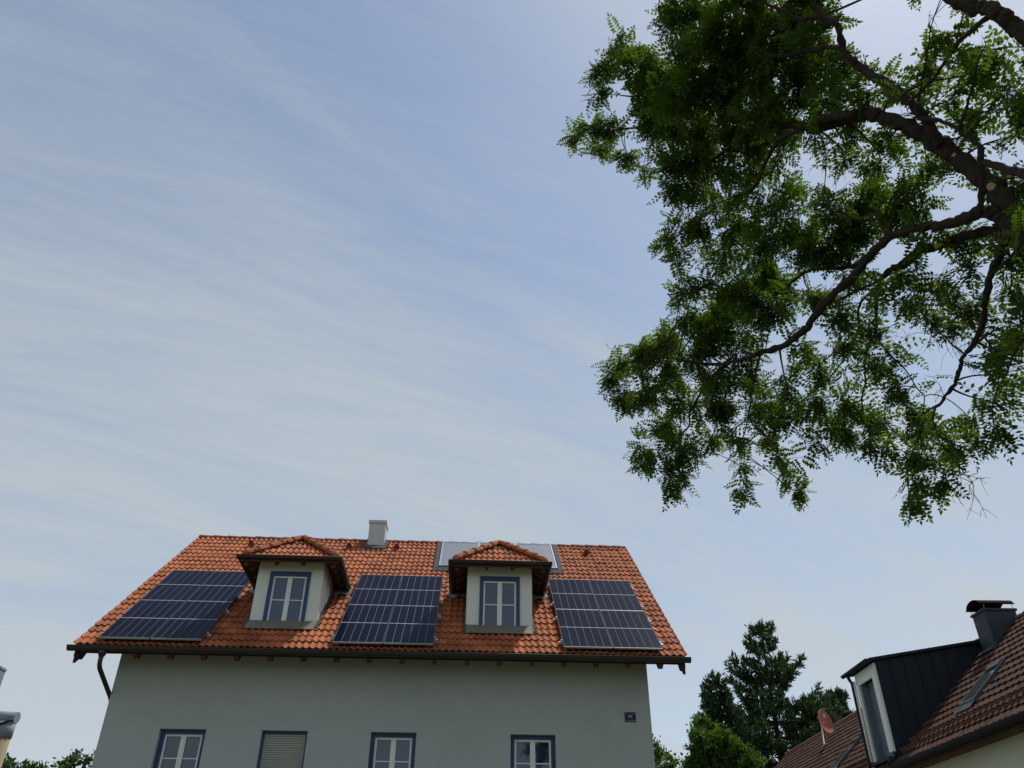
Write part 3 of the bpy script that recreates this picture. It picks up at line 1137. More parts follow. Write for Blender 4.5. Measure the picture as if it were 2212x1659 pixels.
# metal dormer
zc0, zc1, lb = 7.37, 7.86, 12.63         # roof line of the dormer: front height, rear height, rear end
nd = MB()
nd.prism([Q(DLF + 0.02, DA0, HG + 0.10), Q(DLF + 0.02, DA0, zc0), Q(lb, DA0, zc1), Q(LG + 3.4, DA0, HG + 3.0)], NA * 0.04)
nd.prism([Q(DLF + 0.02, DA1 - 0.04, HG + 0.10), Q(DLF + 0.02, DA1 - 0.04, zc0), Q(lb, DA1 - 0.04, zc1), Q(LG + 3.4, DA1 - 0.04, HG + 3.0)], NA * 0.04)
ndo = nd.build('dormer', M['anth'], nb, label='dark metal clad dormer with white front frame')
lats = [DLF + 0.02] + [9.997 + 0.372 * k for k in range(8)]
for l0, l1 in zip(lats, lats[1:]):       # cladding sheets with standing seams
    def rz(l):
        return HG + (l - LG) * math.tan(NB) + 0.03

    def tz(l):
        return zc0 + (zc1 - zc0) * (l - DLF) / (lb - DLF) - 0.01
    if rz(l1) > tz(l1):
        break
    p = MB()
    p.prism([Q(l0 + 0.006, DA0 - 0.012, rz(l0)), Q(l0 + 0.006, DA0 - 0.012, tz(l0)), Q(l1 - 0.006, DA0 - 0.012, tz(l1)), Q(l1 - 0.006, DA0 - 0.012, rz(l1))], NA * 0.011)
    p.prism([Q(l1 - 0.006, DA0 - 0.035, rz(l1)), Q(l1 - 0.006, DA0 - 0.035, tz(l1)), Q(l1 + 0.004, DA0 - 0.035, tz(l1)), Q(l1 + 0.004, DA0 - 0.035, rz(l1))], NA * 0.034)
    p.build('cladding_sheet', M['anth'], ndo)
rf = MB()
sl_ = (zc1 - zc0) / (lb - DLF)
l0 = DLF - 0.16
rf.prism([Q(l0, DA0 - 0.10, zc0 - 0.16 * sl_), Q(lb + 0.1, DA0 - 0.10, zc1 + 0.1 * sl_), Q(lb + 0.1, DA0 - 0.10, zc1 + 0.1 * sl_ + 0.07), Q(l0, DA0 - 0.10, zc0 - 0.16 * sl_ + 0.07)], NA * (DA1 - DA0 + 0.38))
rf.build('dormer_roof', M['anth'], ndo)
gutter_mesh(Q(l0 - 0.04, DA0 - 0.10, zc0 + 0.02), Q(l0 - 0.04, DA1 + 0.30, zc0 + 0.02), 0.06, -NL).build('dormer_gutter', M['anth'], ndo)
wf = MB()
fl_ = DLF - 0.035
wf.obox(Q(fl_, DA0 + 0.03, 7.02), NL * 0.06, NA * 1.33, NZ * 0.30)
wf.obox(Q(fl_ - 0.012, DA0 + 0.03, 5.20), NL * 0.07, NA * 0.235, NZ * 1.82)
wf.obox(Q(fl_ - 0.006, 22.50, 5.12), NL * 0.066, NA * 0.14, NZ * 1.90)
wf.build('front_frame', M['pvc'], ndo)
gp = MB()
gp.obox(Q(fl_ + 0.22, DA0 + 0.42, 5.10), NL * 0.04, NA * 0.85, NZ * 1.95)
gp.build('window_shutter', M['greyp'], ndo)
gp = MB()
gp.obox(Q(fl_ + 0.20, DA0 + 0.24, 5.10), NL * 0.08, NA * 0.18, NZ * 1.95)
gp.build('window_jamb', M['anth'], ndo)
gp = MB()
gp.obox(Q(fl_ + 0.03, 22.42, 5.10), NL * 0.22, NA * 0.08, NZ * 1.95)
gp.build('reveal_panel', M['greyp'], ndo)
gp = MB()
gp.obox(Q(fl_ - 0.08, DA0 + 0.20, 5.04), NL * 0.36, NA * 1.15, NZ * 0.07)
gp.build('window_sill', M['anth'], ndo)
gp = MB()
gp.tube([Q(l0 - 0.02, 22.78, zc0 - 0.02), Q(l0 + 0.02, 22.78, zc0 - 0.14), Q(fl_ - 0.06, 22.77, zc0 - 0.24), Q(fl_ - 0.06, 22.77, 5.10), Q(fl_ - 0.09, 22.77, 4.98)], 0.042, 10)
gp.build('downpipe', M['anth'], ndo)
gp = MB()
gp.tube([Q(fl_ + 0.02, DA0 + 0.02, 5.16), Q(fl_ - 0.02, DA0 - 0.02, 5.06), Q(fl_ - 0.10, DA0 + 0.12, 4.97), Q(LG - 0.05, DA0 + 0.20, 4.90)], 0.05, 10)
gp.build('drain_pipe', M['anth'], ndo)
gp = MB()
gp.tube([Q(fl_ - 0.045, 22.66, 5.15), Q(fl_ - 0.045, 22.66, 7.16)], 0.032, 10)
gp.build('shutter_guide', M['pvc'], ndo)

# chimney with arched hood
c = MB()
c.obox(Q(12.40, 20.43, 6.6), NL * 0.82, NA * 0.60, NZ * 1.83)
co = c.build('chimney', M['anth2'], nb)
c = MB()
c.obox(Q(12.365, 20.395, 8.43), NL * 0.89, NA * 0.67, NZ * 0.055)
c.build('chimney_cap', M['anth2'], co)
c = MB()
c.obox(Q(12.36, 20.40, 7.44), NL * 0.06, NA * 0.66, NZ * 0.12)
c.obox(N(20.34, 3.72, 0.05), NA * 0.09, NS * 1.1, NN * 0.02)
c.obox(N(20.43, 3.72, 0.05), NA * 0.66, NS * 0.16, NN * 0.02)
c.build('chimney_flashing', M['anth2'], co)
c = MB()
rows_o, rows_i = [], []
for l, in ((12.30,), (12.5,), (12.75,), (13.0,), (13.22,)):
    sag = 0.0
    rows_o.append([Q(l, 20.73 + 0.33 * math.cos(a), 8.60 + 0.17 * math.sin(a) + sag) for a in [math.pi * k / 14 for k in range(15)]])
    rows_i.append([Q(l, 20.73 + 0.315 * math.cos(a), 8.592 + 0.16 * math.sin(a) + sag) for a in [math.pi * k / 14 for k in range(15)]])
c.strip(rows_o)
c.strip(list(reversed(rows_i)))
c.obox(Q(12.28, 20.37, 8.595), NL * 0.96, NA * 0.035, NZ * 0.008)
c.obox(Q(12.28, 21.055, 8.595), NL * 0.96, NA * 0.035, NZ * 0.008)
c.build('chimney_hood', M['rust'], co)
for l in (12.42, 13.16):
    for a in (20.41, 21.05):
        r = MB()
        r.tube([Q(l, a, 8.48), Q(l, a, 8.60)], 0.008, 6)
        r.build('hood_rod', M['zinc'], co)

# roof windows
for aa, bb_, s0, s1 in ((18.57, 19.28, 1.30, 2.58), (27.05, 27.85, 1.25, 2.47)):
    f = MB()
    f.obox(N(aa, s0, 0.0), NA * 0.06, NS * (s1 - s0), NN * 0.105)
    f.obox(N(bb_ - 0.06, s0, 0.0), NA * 0.06, NS * (s1 - s0), NN * 0.105)
    f.obox(N(aa + 0.06, s1 - 0.16, 0.0), NA * (bb_ - aa - 0.12), NS * 0.16, NN * 0.13)
    f.obox(N(aa + 0.06, s0, 0.0), NA * (bb_ - aa - 0.12), NS * 0.07, NN * 0.105)
    fo = f.build('roof_window', M['lead'], nb)
    g_ = MB()
    g_.obox(N(aa + 0.06, s0 + 0.07, 0.0), NA * (bb_ - aa - 0.12), NS * (s1 - s0 - 0.23), NN * 0.09)
    g_.build('pane', M['skypane'], fo)
    ap = MB()
    n_ = 40
    rows = [[], []]
    for k in range(n_ + 1):
        a = aa - 0.06 + (bb_ - aa + 0.12) * k / n_
        rows[0].append(N(a, s0 - 0.24, 0.065 + 0.008 * math.sin(k * 1.3)))
        rows[1].append(N(a, s0 + 0.0, 0.09))
    ap.strip(rows)
    ap.build('window_apron', M['lead'], fo)

# ------------------------------------------------------------------ satellite dish
DC = Q(12.15, 32.15, 8.02)
view = (Vector((0, 0, CAM_Z)) - DC).normalized()
m_ = (NL * 0.946 + NZ * 0.325)
m_ = (m_ - view * m_.dot(view)).normalized()
dn = (view * math.cos(R(58)) + m_ * math.sin(R(58))).normalized()
dx_ = dn.cross(NZ).normalized()
dy_ = dx_.cross(dn)
dish = thing('satellite_dish', N(32.15, 3.31, 0.05), 'round red satellite dish on a short pole near the brown ridge', 'satellite dish')
rd, seg, rings = 0.42, 40, 6
m = MB()
rows, rows2 = [], []
for i in range(rings + 1):
    q = rd * i / rings
    dep = 0.085 * ((q / rd) ** 2 - 1)
    rows.append([DC + (dx_ * math.cos(t) * 0.95 + dy_ * math.sin(t)) * q + dn * dep for t in [2 * math.pi * k / seg for k in range(seg + 1)]])
    rows2.append([p - dn * 0.012 for p in rows[-1]])
m.strip(rows)
m.strip(list(reversed(rows2)))
m.tube(rows[-1], 0.009, 6, caps=False)
m.build('reflector', M['dish'], dish)
logo = MB()
for k in range(4):
    for j in range(4):
        def lp(u, v_):
            q2 = (u * u + v_ * v_) / rd ** 2
            return DC + dx_ * u + dy_ * v_ + dn * (0.085 * (q2 - 1) + 0.004)
        u0 = -0.03 - k * 0.034
        v0, v1 = 0.165 + j * 0.036, 0.165 + (j + 1) * 0.036
        logo.poly([lp(u0, v0), lp(u0 - 0.024, v0), lp(u0 - 0.024, v1), lp(u0, v1)])
logo.build('logo_bars', M['white'], dish)
pb = N(32.15, 3.31, 0.05)
m = MB()
m.tube([pb, pb + NZ * 0.12, pb + NZ * 0.125, Q(11.96, 32.15, 7.92)], [0.07, 0.045, 0.026, 0.026], 12)
m.build('pole', M['zinc'], dish)
m = MB()
m.obox(N(32.02, 3.05, 0.07), NA * 0.26, NS * 0.3, NN * 0.015)
m.build('base_sheet', M['lead'], dish)
back = DC - dn * 0.10
m = MB()
m.tube([Q(11.96, 32.15, 7.86), back + (Q(11.96, 32.15, 7.86) - back) * 0.4, back], [0.04, 0.05, 0.06], 10)
m.build('bracket', M['zinc'], dish)
bot = DC - dy_ * rd
lnb = DC + dn * 0.50 - dy_ * 0.30
m = MB()
m.tube([bot - dn * 0.03, bot + dn * 0.1 - dy_ * 0.03, lnb], 0.013, 8)
m.build('feed_arm', M['zinc'], dish)
m = MB()
m.tube([lnb, lnb + (DC - lnb).normalized() * 0.05, lnb + (DC - lnb).normalized() * 0.11], [0.022, 0.028, 0.035], 10)
m.build('feed_head', M['black'], dish)
m = MB()
m.tube([bot - dn * 0.02, bot - NZ * 0.10, bot - NZ * 0.16 + NL * 0.05, bot - NZ * 0.10 + NL * 0.10, bot + dn * 0.08], 0.008, 6)
m.build('cable', M['black'], dish)

# ------------------------------------------------------------------ posts at the left edge
px, py = -3.735, 7.15
post = thing('garden_post', (px, py, 0), 'weathered timber post with grey tubes fixed to its top, left edge', 'post')
m = MB()
m.tube([(px, py, 0), (px, py, 1.5), (px, py, 2.86)], 0.062, 16)
m.build('timber_post', M['post'], post)
m = MB()
m.tube([(px, py, 2.86), (px, py, 2.975)], 0.068, 16)
m.build('collar', M['tube'], post)
m = MB()
m.tube([(px + 0.07, py - 0.005, 3.01), (px - 0.05, py, 3.015), (px - 0.9, py + 0.05, 3.04)], 0.045, 14)
m.build('top_tube', M['tube'], post)
m = MB()
m.tube([(px, py, 2.90), (px - 0.9, py + 0.05, 2.925)], 0.040, 14)
m.build('lower_tube', M['tube'], post)
m = MB()
m.tube([(px - 0.03, py - 0.075, 2.94), (px + 0.045, py - 0.07, 2.975), (px + 0.065, py - 0.05, 2.99)], 0.009, 6)
m.build('clip', M['black'], post)
post2 = thing('grey_mast', (-3.46, 6.14, 0), 'top corner of a grey mast cut off by the left edge above the timber post', 'post')
m = MB()
m.box((-3.46, 6.10, 0), (-3.36, 6.18, 3.14))
m.build('shaft', M['tube'], post2)
m = MB()
m.box((-3.465, 6.095, 3.14), (-3.355, 6.185, 3.155))
m.build('cap_plate', M['tube'], post2)

# limbs of the big tree: (x, y, z, radius) along each; leaf clumps: (x, y, z, radius, density)
LIMBS = [
    ('main', [[3.922,3.972,4.636,0.1148], [3.904,3.994,5.199,0.0994], [3.857,3.99,5.659,0.0853], [3.813,3.958,5.951,0.075], [3.76,3.987,6.231,0.0717], [3.706,4.027,6.468,0.0684], [3.651,4.073,6.677,0.0663], [3.588,4.123,6.886,0.064], [3.52,4.178,7.085,0.0591], [3.447,4.246,7.273,0.0539], [3.375,4.322,7.439,0.0531], [3.305,4.409,7.579,0.0524], [3.252,4.495,7.669,0.0518]]),
    ('limb', [[3.252,4.495,7.669,0.0475], [3.186,4.668,7.785,0.0466], [3.106,4.833,7.915,0.0456], [3.033,4.928,8.04,0.0442], [2.953,5.009,8.178,0.0426], [2.845,5.146,8.331,0.0346], [2.745,5.274,8.458,0.0273], [2.686,5.386,8.509,0.0238], [2.625,5.531,8.541,0.0201], [2.545,5.718,8.577,0.0154], [2.437,5.915,8.636,0.0093]]),
    ('limb', [[3.201,4.384,7.549,0.0359], [3.117,4.499,7.664,0.0322], [3.032,4.618,7.764,0.0297], [2.934,4.782,7.851,0.0268], [2.856,4.919,7.905,0.0246], [2.791,5.029,7.944,0.0229], [2.759,5.146,7.914,0.021], [2.73,5.259,7.876,0.0192], [2.704,5.385,7.818,0.0171], [2.664,5.507,7.785,0.0152], [2.6,5.603,7.811,0.0138], [2.531,5.689,7.851,0.0124]]),
    ('limb', [[3.554,4.047,6.774,0.0418], [3.471,3.984,6.949,0.0379], [3.413,3.966,7.066,0.0347], [3.311,3.956,7.26,0.0348], [3.243,3.96,7.382,0.0349], [3.174,3.973,7.499,0.035], [3.115,3.986,7.595,0.0329], [3.066,3.985,7.674,0.0313], [3.016,3.973,7.754,0.0297], [2.976,3.937,7.82,0.0286], [2.95,3.887,7.86,0.0281], [2.925,3.833,7.897,0.0277], [2.896,3.81,7.942,0.027], [2.858,3.81,7.998,0.0258], [2.79,3.826,8.092,0.0237], [2.736,3.778,8.171,0.0218], [2.675,3.653,8.256,0.0204]]),
    ('limb', [[2.854,3.884,8.176,0.0209], [2.772,4.006,8.328,0.0174], [2.676,4.148,8.487,0.0145], [2.646,4.245,8.521,0.0131], [2.628,4.329,8.535,0.0118], [2.607,4.445,8.545,0.0102], [2.581,4.549,8.561,0.0087], [2.538,4.675,8.595,0.007]]),
    ('limb', [[2.745,3.933,8.212,0.0189], [2.679,3.981,8.294,0.0172], [2.608,3.992,8.391,0.0158], [2.547,4.003,8.47,0.0147], [2.43,4.036,8.615,0.0129], [2.304,4.042,8.77,0.0111]]),
    ('limb', [[3.0,3.977,7.856,0.0226], [2.931,4.099,8.051,0.0202], [2.851,4.257,8.247,0.0182], [2.782,4.4,8.393,0.0168], [2.718,4.508,8.519,0.0156], [2.609,4.633,8.724,0.0138], [2.52,4.788,8.862,0.0123], [2.428,4.979,8.983,0.0106], [2.33,5.156,9.098,0.0089]]),
    ('limb', [[3.98,4.02,3.6,0.11], [3.86,3.42,4.3,0.09], [3.62,2.92,4.95,0.07], [3.419,2.638,5.366,0.0552], [3.349,2.693,5.826,0.0491], [3.264,2.751,6.209,0.0457], [3.226,2.762,6.344,0.0444], [3.192,2.78,6.463,0.0433], [3.161,2.819,6.571,0.0425], [3.135,2.855,6.655,0.0419], [3.079,2.89,6.814,0.0406], [2.979,2.913,7.061,0.0382]]),
    ('limb', [[3.237,2.865,6.576,0.0189], [3.257,3.021,6.687,0.0169], [3.272,3.186,6.8,0.0154], [3.29,3.301,6.837,0.0143], [3.304,3.411,6.876,0.0134], [3.317,3.531,6.916,0.0124], [3.325,3.646,6.96,0.0115], [3.327,3.772,7.018,0.0105], [3.327,3.89,7.066,0.0095]]),
    ('limb', [[3.586,3.995,5.95,0.0298], [3.578,3.944,6.027,0.0269], [3.569,3.854,6.113,0.0239], [3.556,3.777,6.214,0.0214], [3.542,3.697,6.312,0.0189], [3.522,3.716,6.427,0.0176], [3.495,3.75,6.564,0.0161], [3.471,3.788,6.67,0.015], [3.449,3.822,6.762,0.014], [3.421,3.889,6.867,0.0128], [3.391,3.978,6.967,0.0115]]),
    ('limb', [[3.485,3.731,6.557,0.0125], [3.455,3.595,6.568,0.0103], [3.43,3.493,6.575,0.0091], [3.395,3.353,6.583,0.0076], [3.351,3.209,6.603,0.0061], [3.322,3.076,6.576,0.0049]]),
    ('limb', [[3.479,3.67,6.58,0.0106], [3.479,3.57,6.509,0.0082], [3.482,3.468,6.405,0.0061], [3.479,3.378,6.329,0.0046], [3.468,3.282,6.274,0.0033]]),
    ('limb', [[3.796,3.872,4.9,0.062], [3.774,3.901,5.336,0.0603], [3.751,3.944,5.585,0.0571], [3.729,3.948,5.759,0.0545], [3.711,3.976,5.881,0.0521], [3.692,4.024,5.992,0.0484], [3.676,4.089,6.074,0.0449], [3.66,4.204,6.136,0.0422], [3.629,4.383,6.23,0.0379], [3.573,4.566,6.386,0.0372], [3.522,4.738,6.492,0.0365], [3.477,4.88,6.566,0.037], [3.437,5.055,6.59,0.0376], [3.396,5.263,6.576,0.0382], [3.343,5.477,6.569,0.0389], [3.283,5.681,6.571,0.0375], [3.217,5.904,6.548,0.036], [3.152,6.128,6.502,0.0336], [3.056,6.362,6.5,0.0303], [2.98,6.5,6.535,0.0271], [2.897,6.631,6.582,0.0238], [2.784,6.807,6.635,0.0211], [2.659,6.987,6.69,0.0183], [2.491,7.172,6.807,0.016], [2.309,7.333,6.955,0.0137], [2.116,7.492,7.1,0.0117], [1.961,7.643,7.168,0.0102], [1.811,7.789,7.221,0.0087]]),
    ('limb', [[2.7,7.073,6.749,0.0185], [2.635,7.212,6.745,0.0167], [2.562,7.384,6.718,0.015], [2.516,7.507,6.681,0.0139], [2.482,7.619,6.629,0.0129], [2.452,7.711,6.586,0.012], [2.423,7.798,6.543,0.0113], [2.431,7.88,6.442,0.0102], [2.394,7.965,6.412,0.0095], [2.358,8.044,6.385,0.0089], [2.354,8.115,6.31,0.008], [2.369,8.178,6.21,0.0071], [2.367,8.293,6.07,0.0057]]),
    ('limb', [[2.942,6.722,6.646,0.014], [2.918,6.788,6.577,0.0126], [2.901,6.846,6.499,0.0116], [2.886,6.904,6.412,0.0106], [2.866,6.965,6.329,0.0097], [2.851,7.032,6.206,0.0086], [2.829,7.097,6.104,0.0076], [2.793,7.2,5.94,0.0062], [2.737,7.305,5.835,0.0051]]),
    ('limb', [[2.825,7.056,6.001,0.0075], [2.901,6.992,5.823,0.0062], [2.972,6.918,5.662,0.0053], [2.992,6.92,5.542,0.0047], [3.006,6.935,5.408,0.0041], [3.009,6.962,5.282,0.0036]]),
    ('limb', [[3.539,5.489,6.809,0.0227], [3.5,5.603,6.878,0.0205], [3.459,5.71,6.946,0.0191], [3.401,5.828,7.049,0.0174], [3.336,5.957,7.15,0.0158], [3.258,6.15,7.228,0.0137], [3.208,6.315,7.244,0.012], [3.217,6.419,7.172,0.0105], [3.198,6.547,7.133,0.009]]),
    ('limb', [[3.429,5.705,6.934,0.014], [3.344,5.818,7.164,0.0115], [3.29,5.863,7.324,0.0102], [3.247,5.883,7.463,0.0091], [3.216,5.872,7.594,0.0081], [3.169,5.91,7.702,0.0073], [3.12,5.932,7.832,0.0064]]),
    ('limb', [[3.9,4.126,5.816,0.053], [3.873,4.245,6.028,0.0439], [3.857,4.351,6.121,0.0421], [3.838,4.465,6.206,0.0402], [3.81,4.622,6.301,0.0393], [3.781,4.77,6.377,0.0383], [3.756,4.864,6.441,0.0398], [3.742,4.92,6.473,0.0406], [3.719,5.058,6.493,0.0422], [3.697,5.171,6.514,0.0392], [3.678,5.257,6.533,0.0368], [3.656,5.335,6.559,0.0314], [3.638,5.416,6.568,0.0265], [3.634,5.482,6.542,0.0202], [3.637,5.549,6.493,0.0167], [3.653,5.662,6.371,0.0153], [3.659,5.739,6.3,0.0144], [3.662,5.817,6.232,0.0135], [3.653,5.887,6.204,0.0131], [3.645,5.95,6.179,0.0128], [3.642,6.014,6.134,0.0123], [3.645,6.075,6.071,0.0117], [3.653,6.131,5.995,0.011], [3.657,6.188,5.926,0.0103], [3.652,6.256,5.875,0.0093], [3.649,6.312,5.827,0.0084], [3.656,6.359,5.754,0.0072], [3.67,6.397,5.664,0.0059], [3.695,6.411,5.56,0.0046]]),
    ('limb', [[3.69,5.865,6.264,0.0102], [3.713,5.851,6.165,0.0091], [3.736,5.831,6.066,0.0083], [3.764,5.797,5.948,0.0073], [3.794,5.752,5.822,0.0064], [3.816,5.727,5.698,0.0056], [3.831,5.716,5.588,0.0049], [3.852,5.676,5.465,0.0042]]),
    ('limb', [[3.64,5.427,6.556,0.0155], [3.627,5.568,6.554,0.014], [3.6,5.707,6.58,0.0131], [3.594,5.778,6.572,0.0126], [3.593,5.844,6.548,0.0121], [3.608,5.907,6.491,0.0114], [3.623,5.962,6.436,0.0107], [3.625,6.043,6.396,0.0101], [3.621,6.122,6.369,0.0096], [3.613,6.218,6.34,0.009], [3.599,6.32,6.321,0.0083], [3.583,6.423,6.3,0.0077], [3.565,6.521,6.287,0.0072], [3.542,6.633,6.272,0.0065], [3.506,6.765,6.27,0.0058], [3.46,6.911,6.279,0.0051]]),
    ('limb', [[3.647,5.394,6.559,0.0143], [3.612,5.554,6.618,0.013], [3.577,5.687,6.674,0.0122], [3.541,5.825,6.72,0.0114], [3.508,5.943,6.756,0.0108], [3.509,5.997,6.732,0.0104], [3.518,6.033,6.698,0.01], [3.54,6.076,6.637,0.0095], [3.554,6.121,6.588,0.009], [3.559,6.209,6.535,0.0084], [3.561,6.29,6.491,0.0078], [3.555,6.355,6.469,0.0074], [3.547,6.416,6.454,0.0071], [3.523,6.514,6.456,0.0066], [3.493,6.619,6.465,0.0061], [3.402,6.797,6.588,0.0051]]),
    ('limb', [[3.657,6.324,5.841,0.0069], [3.639,6.412,5.844,0.0062], [3.623,6.497,5.839,0.0056], [3.582,6.615,5.896,0.0049], [3.57,6.697,5.871,0.0043], [3.575,6.78,5.803,0.0036]]),
    ('limb', [[3.649,5.168,6.464,0.0096], [3.676,5.154,6.379,0.0084], [3.705,5.139,6.286,0.0075], [3.743,5.079,6.182,0.0065], [3.774,5.016,6.098,0.0056], [3.786,5.03,6.039,0.0051], [3.78,5.101,6.011,0.0046], [3.775,5.169,5.983,0.0041]]),
    ('limb', [[3.664,3.956,5.69,0.034], [3.68,4.092,5.648,0.0307], [3.689,4.175,5.626,0.0283], [3.696,4.25,5.603,0.0264], [3.704,4.32,5.571,0.0251], [3.712,4.388,5.535,0.0241], [3.72,4.446,5.496,0.0234], [3.73,4.507,5.446,0.023], [3.737,4.559,5.406,0.0226], [3.742,4.614,5.372,0.0217], [3.745,4.699,5.345,0.0205], [3.744,4.79,5.331,0.019], [3.742,4.853,5.326,0.0178], [3.741,4.906,5.316,0.0169], [3.743,4.976,5.281,0.0163], [3.745,5.036,5.245,0.0159], [3.745,5.106,5.213,0.0153], [3.741,5.181,5.194,0.0144], [3.735,5.26,5.18,0.0131], [3.727,5.338,5.17,0.0116], [3.713,5.424,5.185,0.0095], [3.697,5.524,5.197,0.0072], [3.697,5.593,5.14,0.0066], [3.697,5.662,5.077,0.0061]]),
    ('limb', [[3.697,4.568,5.309,0.0089], [3.693,4.534,5.196,0.0076], [3.687,4.5,5.093,0.0066], [3.679,4.49,5.004,0.0058], [3.669,4.488,4.924,0.0052], [3.659,4.514,4.878,0.0047], [3.647,4.54,4.826,0.0042], [3.636,4.564,4.781,0.0038], [3.626,4.585,4.743,0.0034]]),
    ('dead', [[3.73,4.871,5.339,0.0084], [3.717,4.896,5.4,0.0072], [3.703,4.924,5.465,0.0062], [3.687,4.945,5.54,0.0053], [3.667,4.976,5.619,0.0043], [3.652,5.035,5.651,0.0036], [3.635,5.084,5.692,0.003]]),
    ('limb', [[3.737,5.404,5.19,0.0079], [3.734,5.447,5.151,0.0071], [3.732,5.492,5.103,0.0065], [3.736,5.505,5.052,0.006], [3.742,5.503,5.01,0.0057], [3.758,5.48,4.919,0.0049], [3.773,5.453,4.839,0.0043], [3.778,5.481,4.734,0.0035], [3.768,5.557,4.683,0.0029]]),
    ('limb', [[2.758,5.236,8.419,0.0271], [2.68,5.244,8.572,0.0239], [2.581,5.272,8.744,0.0213], [2.481,5.315,8.898,0.0192], [2.398,5.356,9.015,0.0176], [2.345,5.381,9.088,0.0166], [2.302,5.401,9.147,0.0158], [2.231,5.422,9.249,0.0145], [2.156,5.5,9.319,0.0133], [2.061,5.614,9.395,0.0117], [1.967,5.705,9.475,0.0102], [1.877,5.785,9.552,0.0088], [1.751,5.866,9.669,0.007]]),
    ('limb', [[2.333,5.324,9.002,0.0232], [2.265,5.404,9.069,0.0212], [2.196,5.485,9.134,0.0198], [2.134,5.558,9.187,0.0187], [2.054,5.646,9.257,0.0174], [2.007,5.707,9.29,0.0166], [1.958,5.777,9.319,0.0157], [1.912,5.852,9.342,0.0149], [1.863,5.939,9.359,0.0139], [1.807,6.022,9.385,0.0129], [1.737,6.111,9.423,0.0119], [1.619,6.214,9.507,0.0104], [1.507,6.303,9.587,0.0091], [1.382,6.401,9.671,0.0076], [1.245,6.511,9.755,0.006]]),
    ('limb', [[2.228,5.417,9.233,0.0132], [2.208,5.35,9.271,0.0111], [2.19,5.281,9.307,0.0096], [2.105,5.201,9.409,0.0072], [2.061,5.095,9.477,0.0052]]),
    ('limb', [[3.62,2.92,4.95,0.05], [3.343,2.947,5.021,0.04], [3.417,3.194,5.378,0.0329], [3.452,3.391,5.668,0.0283], [3.461,3.484,5.816,0.0259], [3.464,3.562,5.961,0.0237], [3.465,3.635,6.071,0.0219]]),
    ('dead', [[3.31,3.842,6.909,0.0084], [3.269,3.68,6.935,0.0071], [3.227,3.521,6.955,0.0061], [3.184,3.365,6.97,0.0052], [3.142,3.239,6.989,0.0045], [3.112,3.119,6.981,0.0039], [3.083,2.994,6.959,0.0033]]),
    ('dead', [[3.495,4.426,7.293,0.0062], [3.467,4.578,7.358,0.0051], [3.432,4.724,7.427,0.0042], [3.386,4.839,7.524,0.0035], [3.338,4.971,7.605,0.0028], [3.304,5.076,7.652,0.0023]]),
    ('dead', [[1.801,6.025,9.374,0.007], [1.836,6.096,9.285,0.0055], [1.854,6.178,9.207,0.0045], [1.854,6.248,9.157,0.0038], [1.838,6.351,9.099,0.0028]]),
    ('dead', [[3.777,5.478,4.755,0.0038], [3.79,5.447,4.671,0.0032], [3.801,5.429,4.572,0.0027], [3.813,5.39,4.487,0.0023], [3.813,5.42,4.404,0.0019]]),
    ('limb', [[3.623,4.162,5.526,0.0086], [3.611,4.02,5.482,0.0098], [3.594,3.885,5.451,0.0105], [3.573,3.733,5.399,0.0112], [3.77,3.9,5.3,0.014]]),
    ('limb', [[3.575,4.354,4.765,0.0041], [3.555,4.196,4.822,0.0075], [3.536,4.028,4.843,0.0098], [3.507,3.8,4.829,0.0121], [3.79,3.87,4.88,0.016]]),
    ('limb', [[3.97,4.0,4.2,0.1], [4.6,4.0,5.2,0.08], [5.3,4.0,6.2,0.055], [5.9,4.1,6.9,0.03], [6.4,4.2,7.3,0.01]]),
    ('limb', [[3.95,3.98,4.5,0.09], [4.4,3.5,5.6,0.07], [4.6,3.0,7.0,0.045], [4.9,2.3,8.2,0.012]]),
    ('limb', [[4.0,4.0,4.4,0.09], [4.95,4.6,5.4,0.07], [5.9,5.25,6.6,0.04], [6.7,5.7,7.4,0.012]]),
    ('limb', [[4.0,3.9,4.0,0.08], [4.7,3.3,4.7,0.06], [5.3,2.6,5.6,0.035], [5.9,1.9,6.1,0.012]]),
]
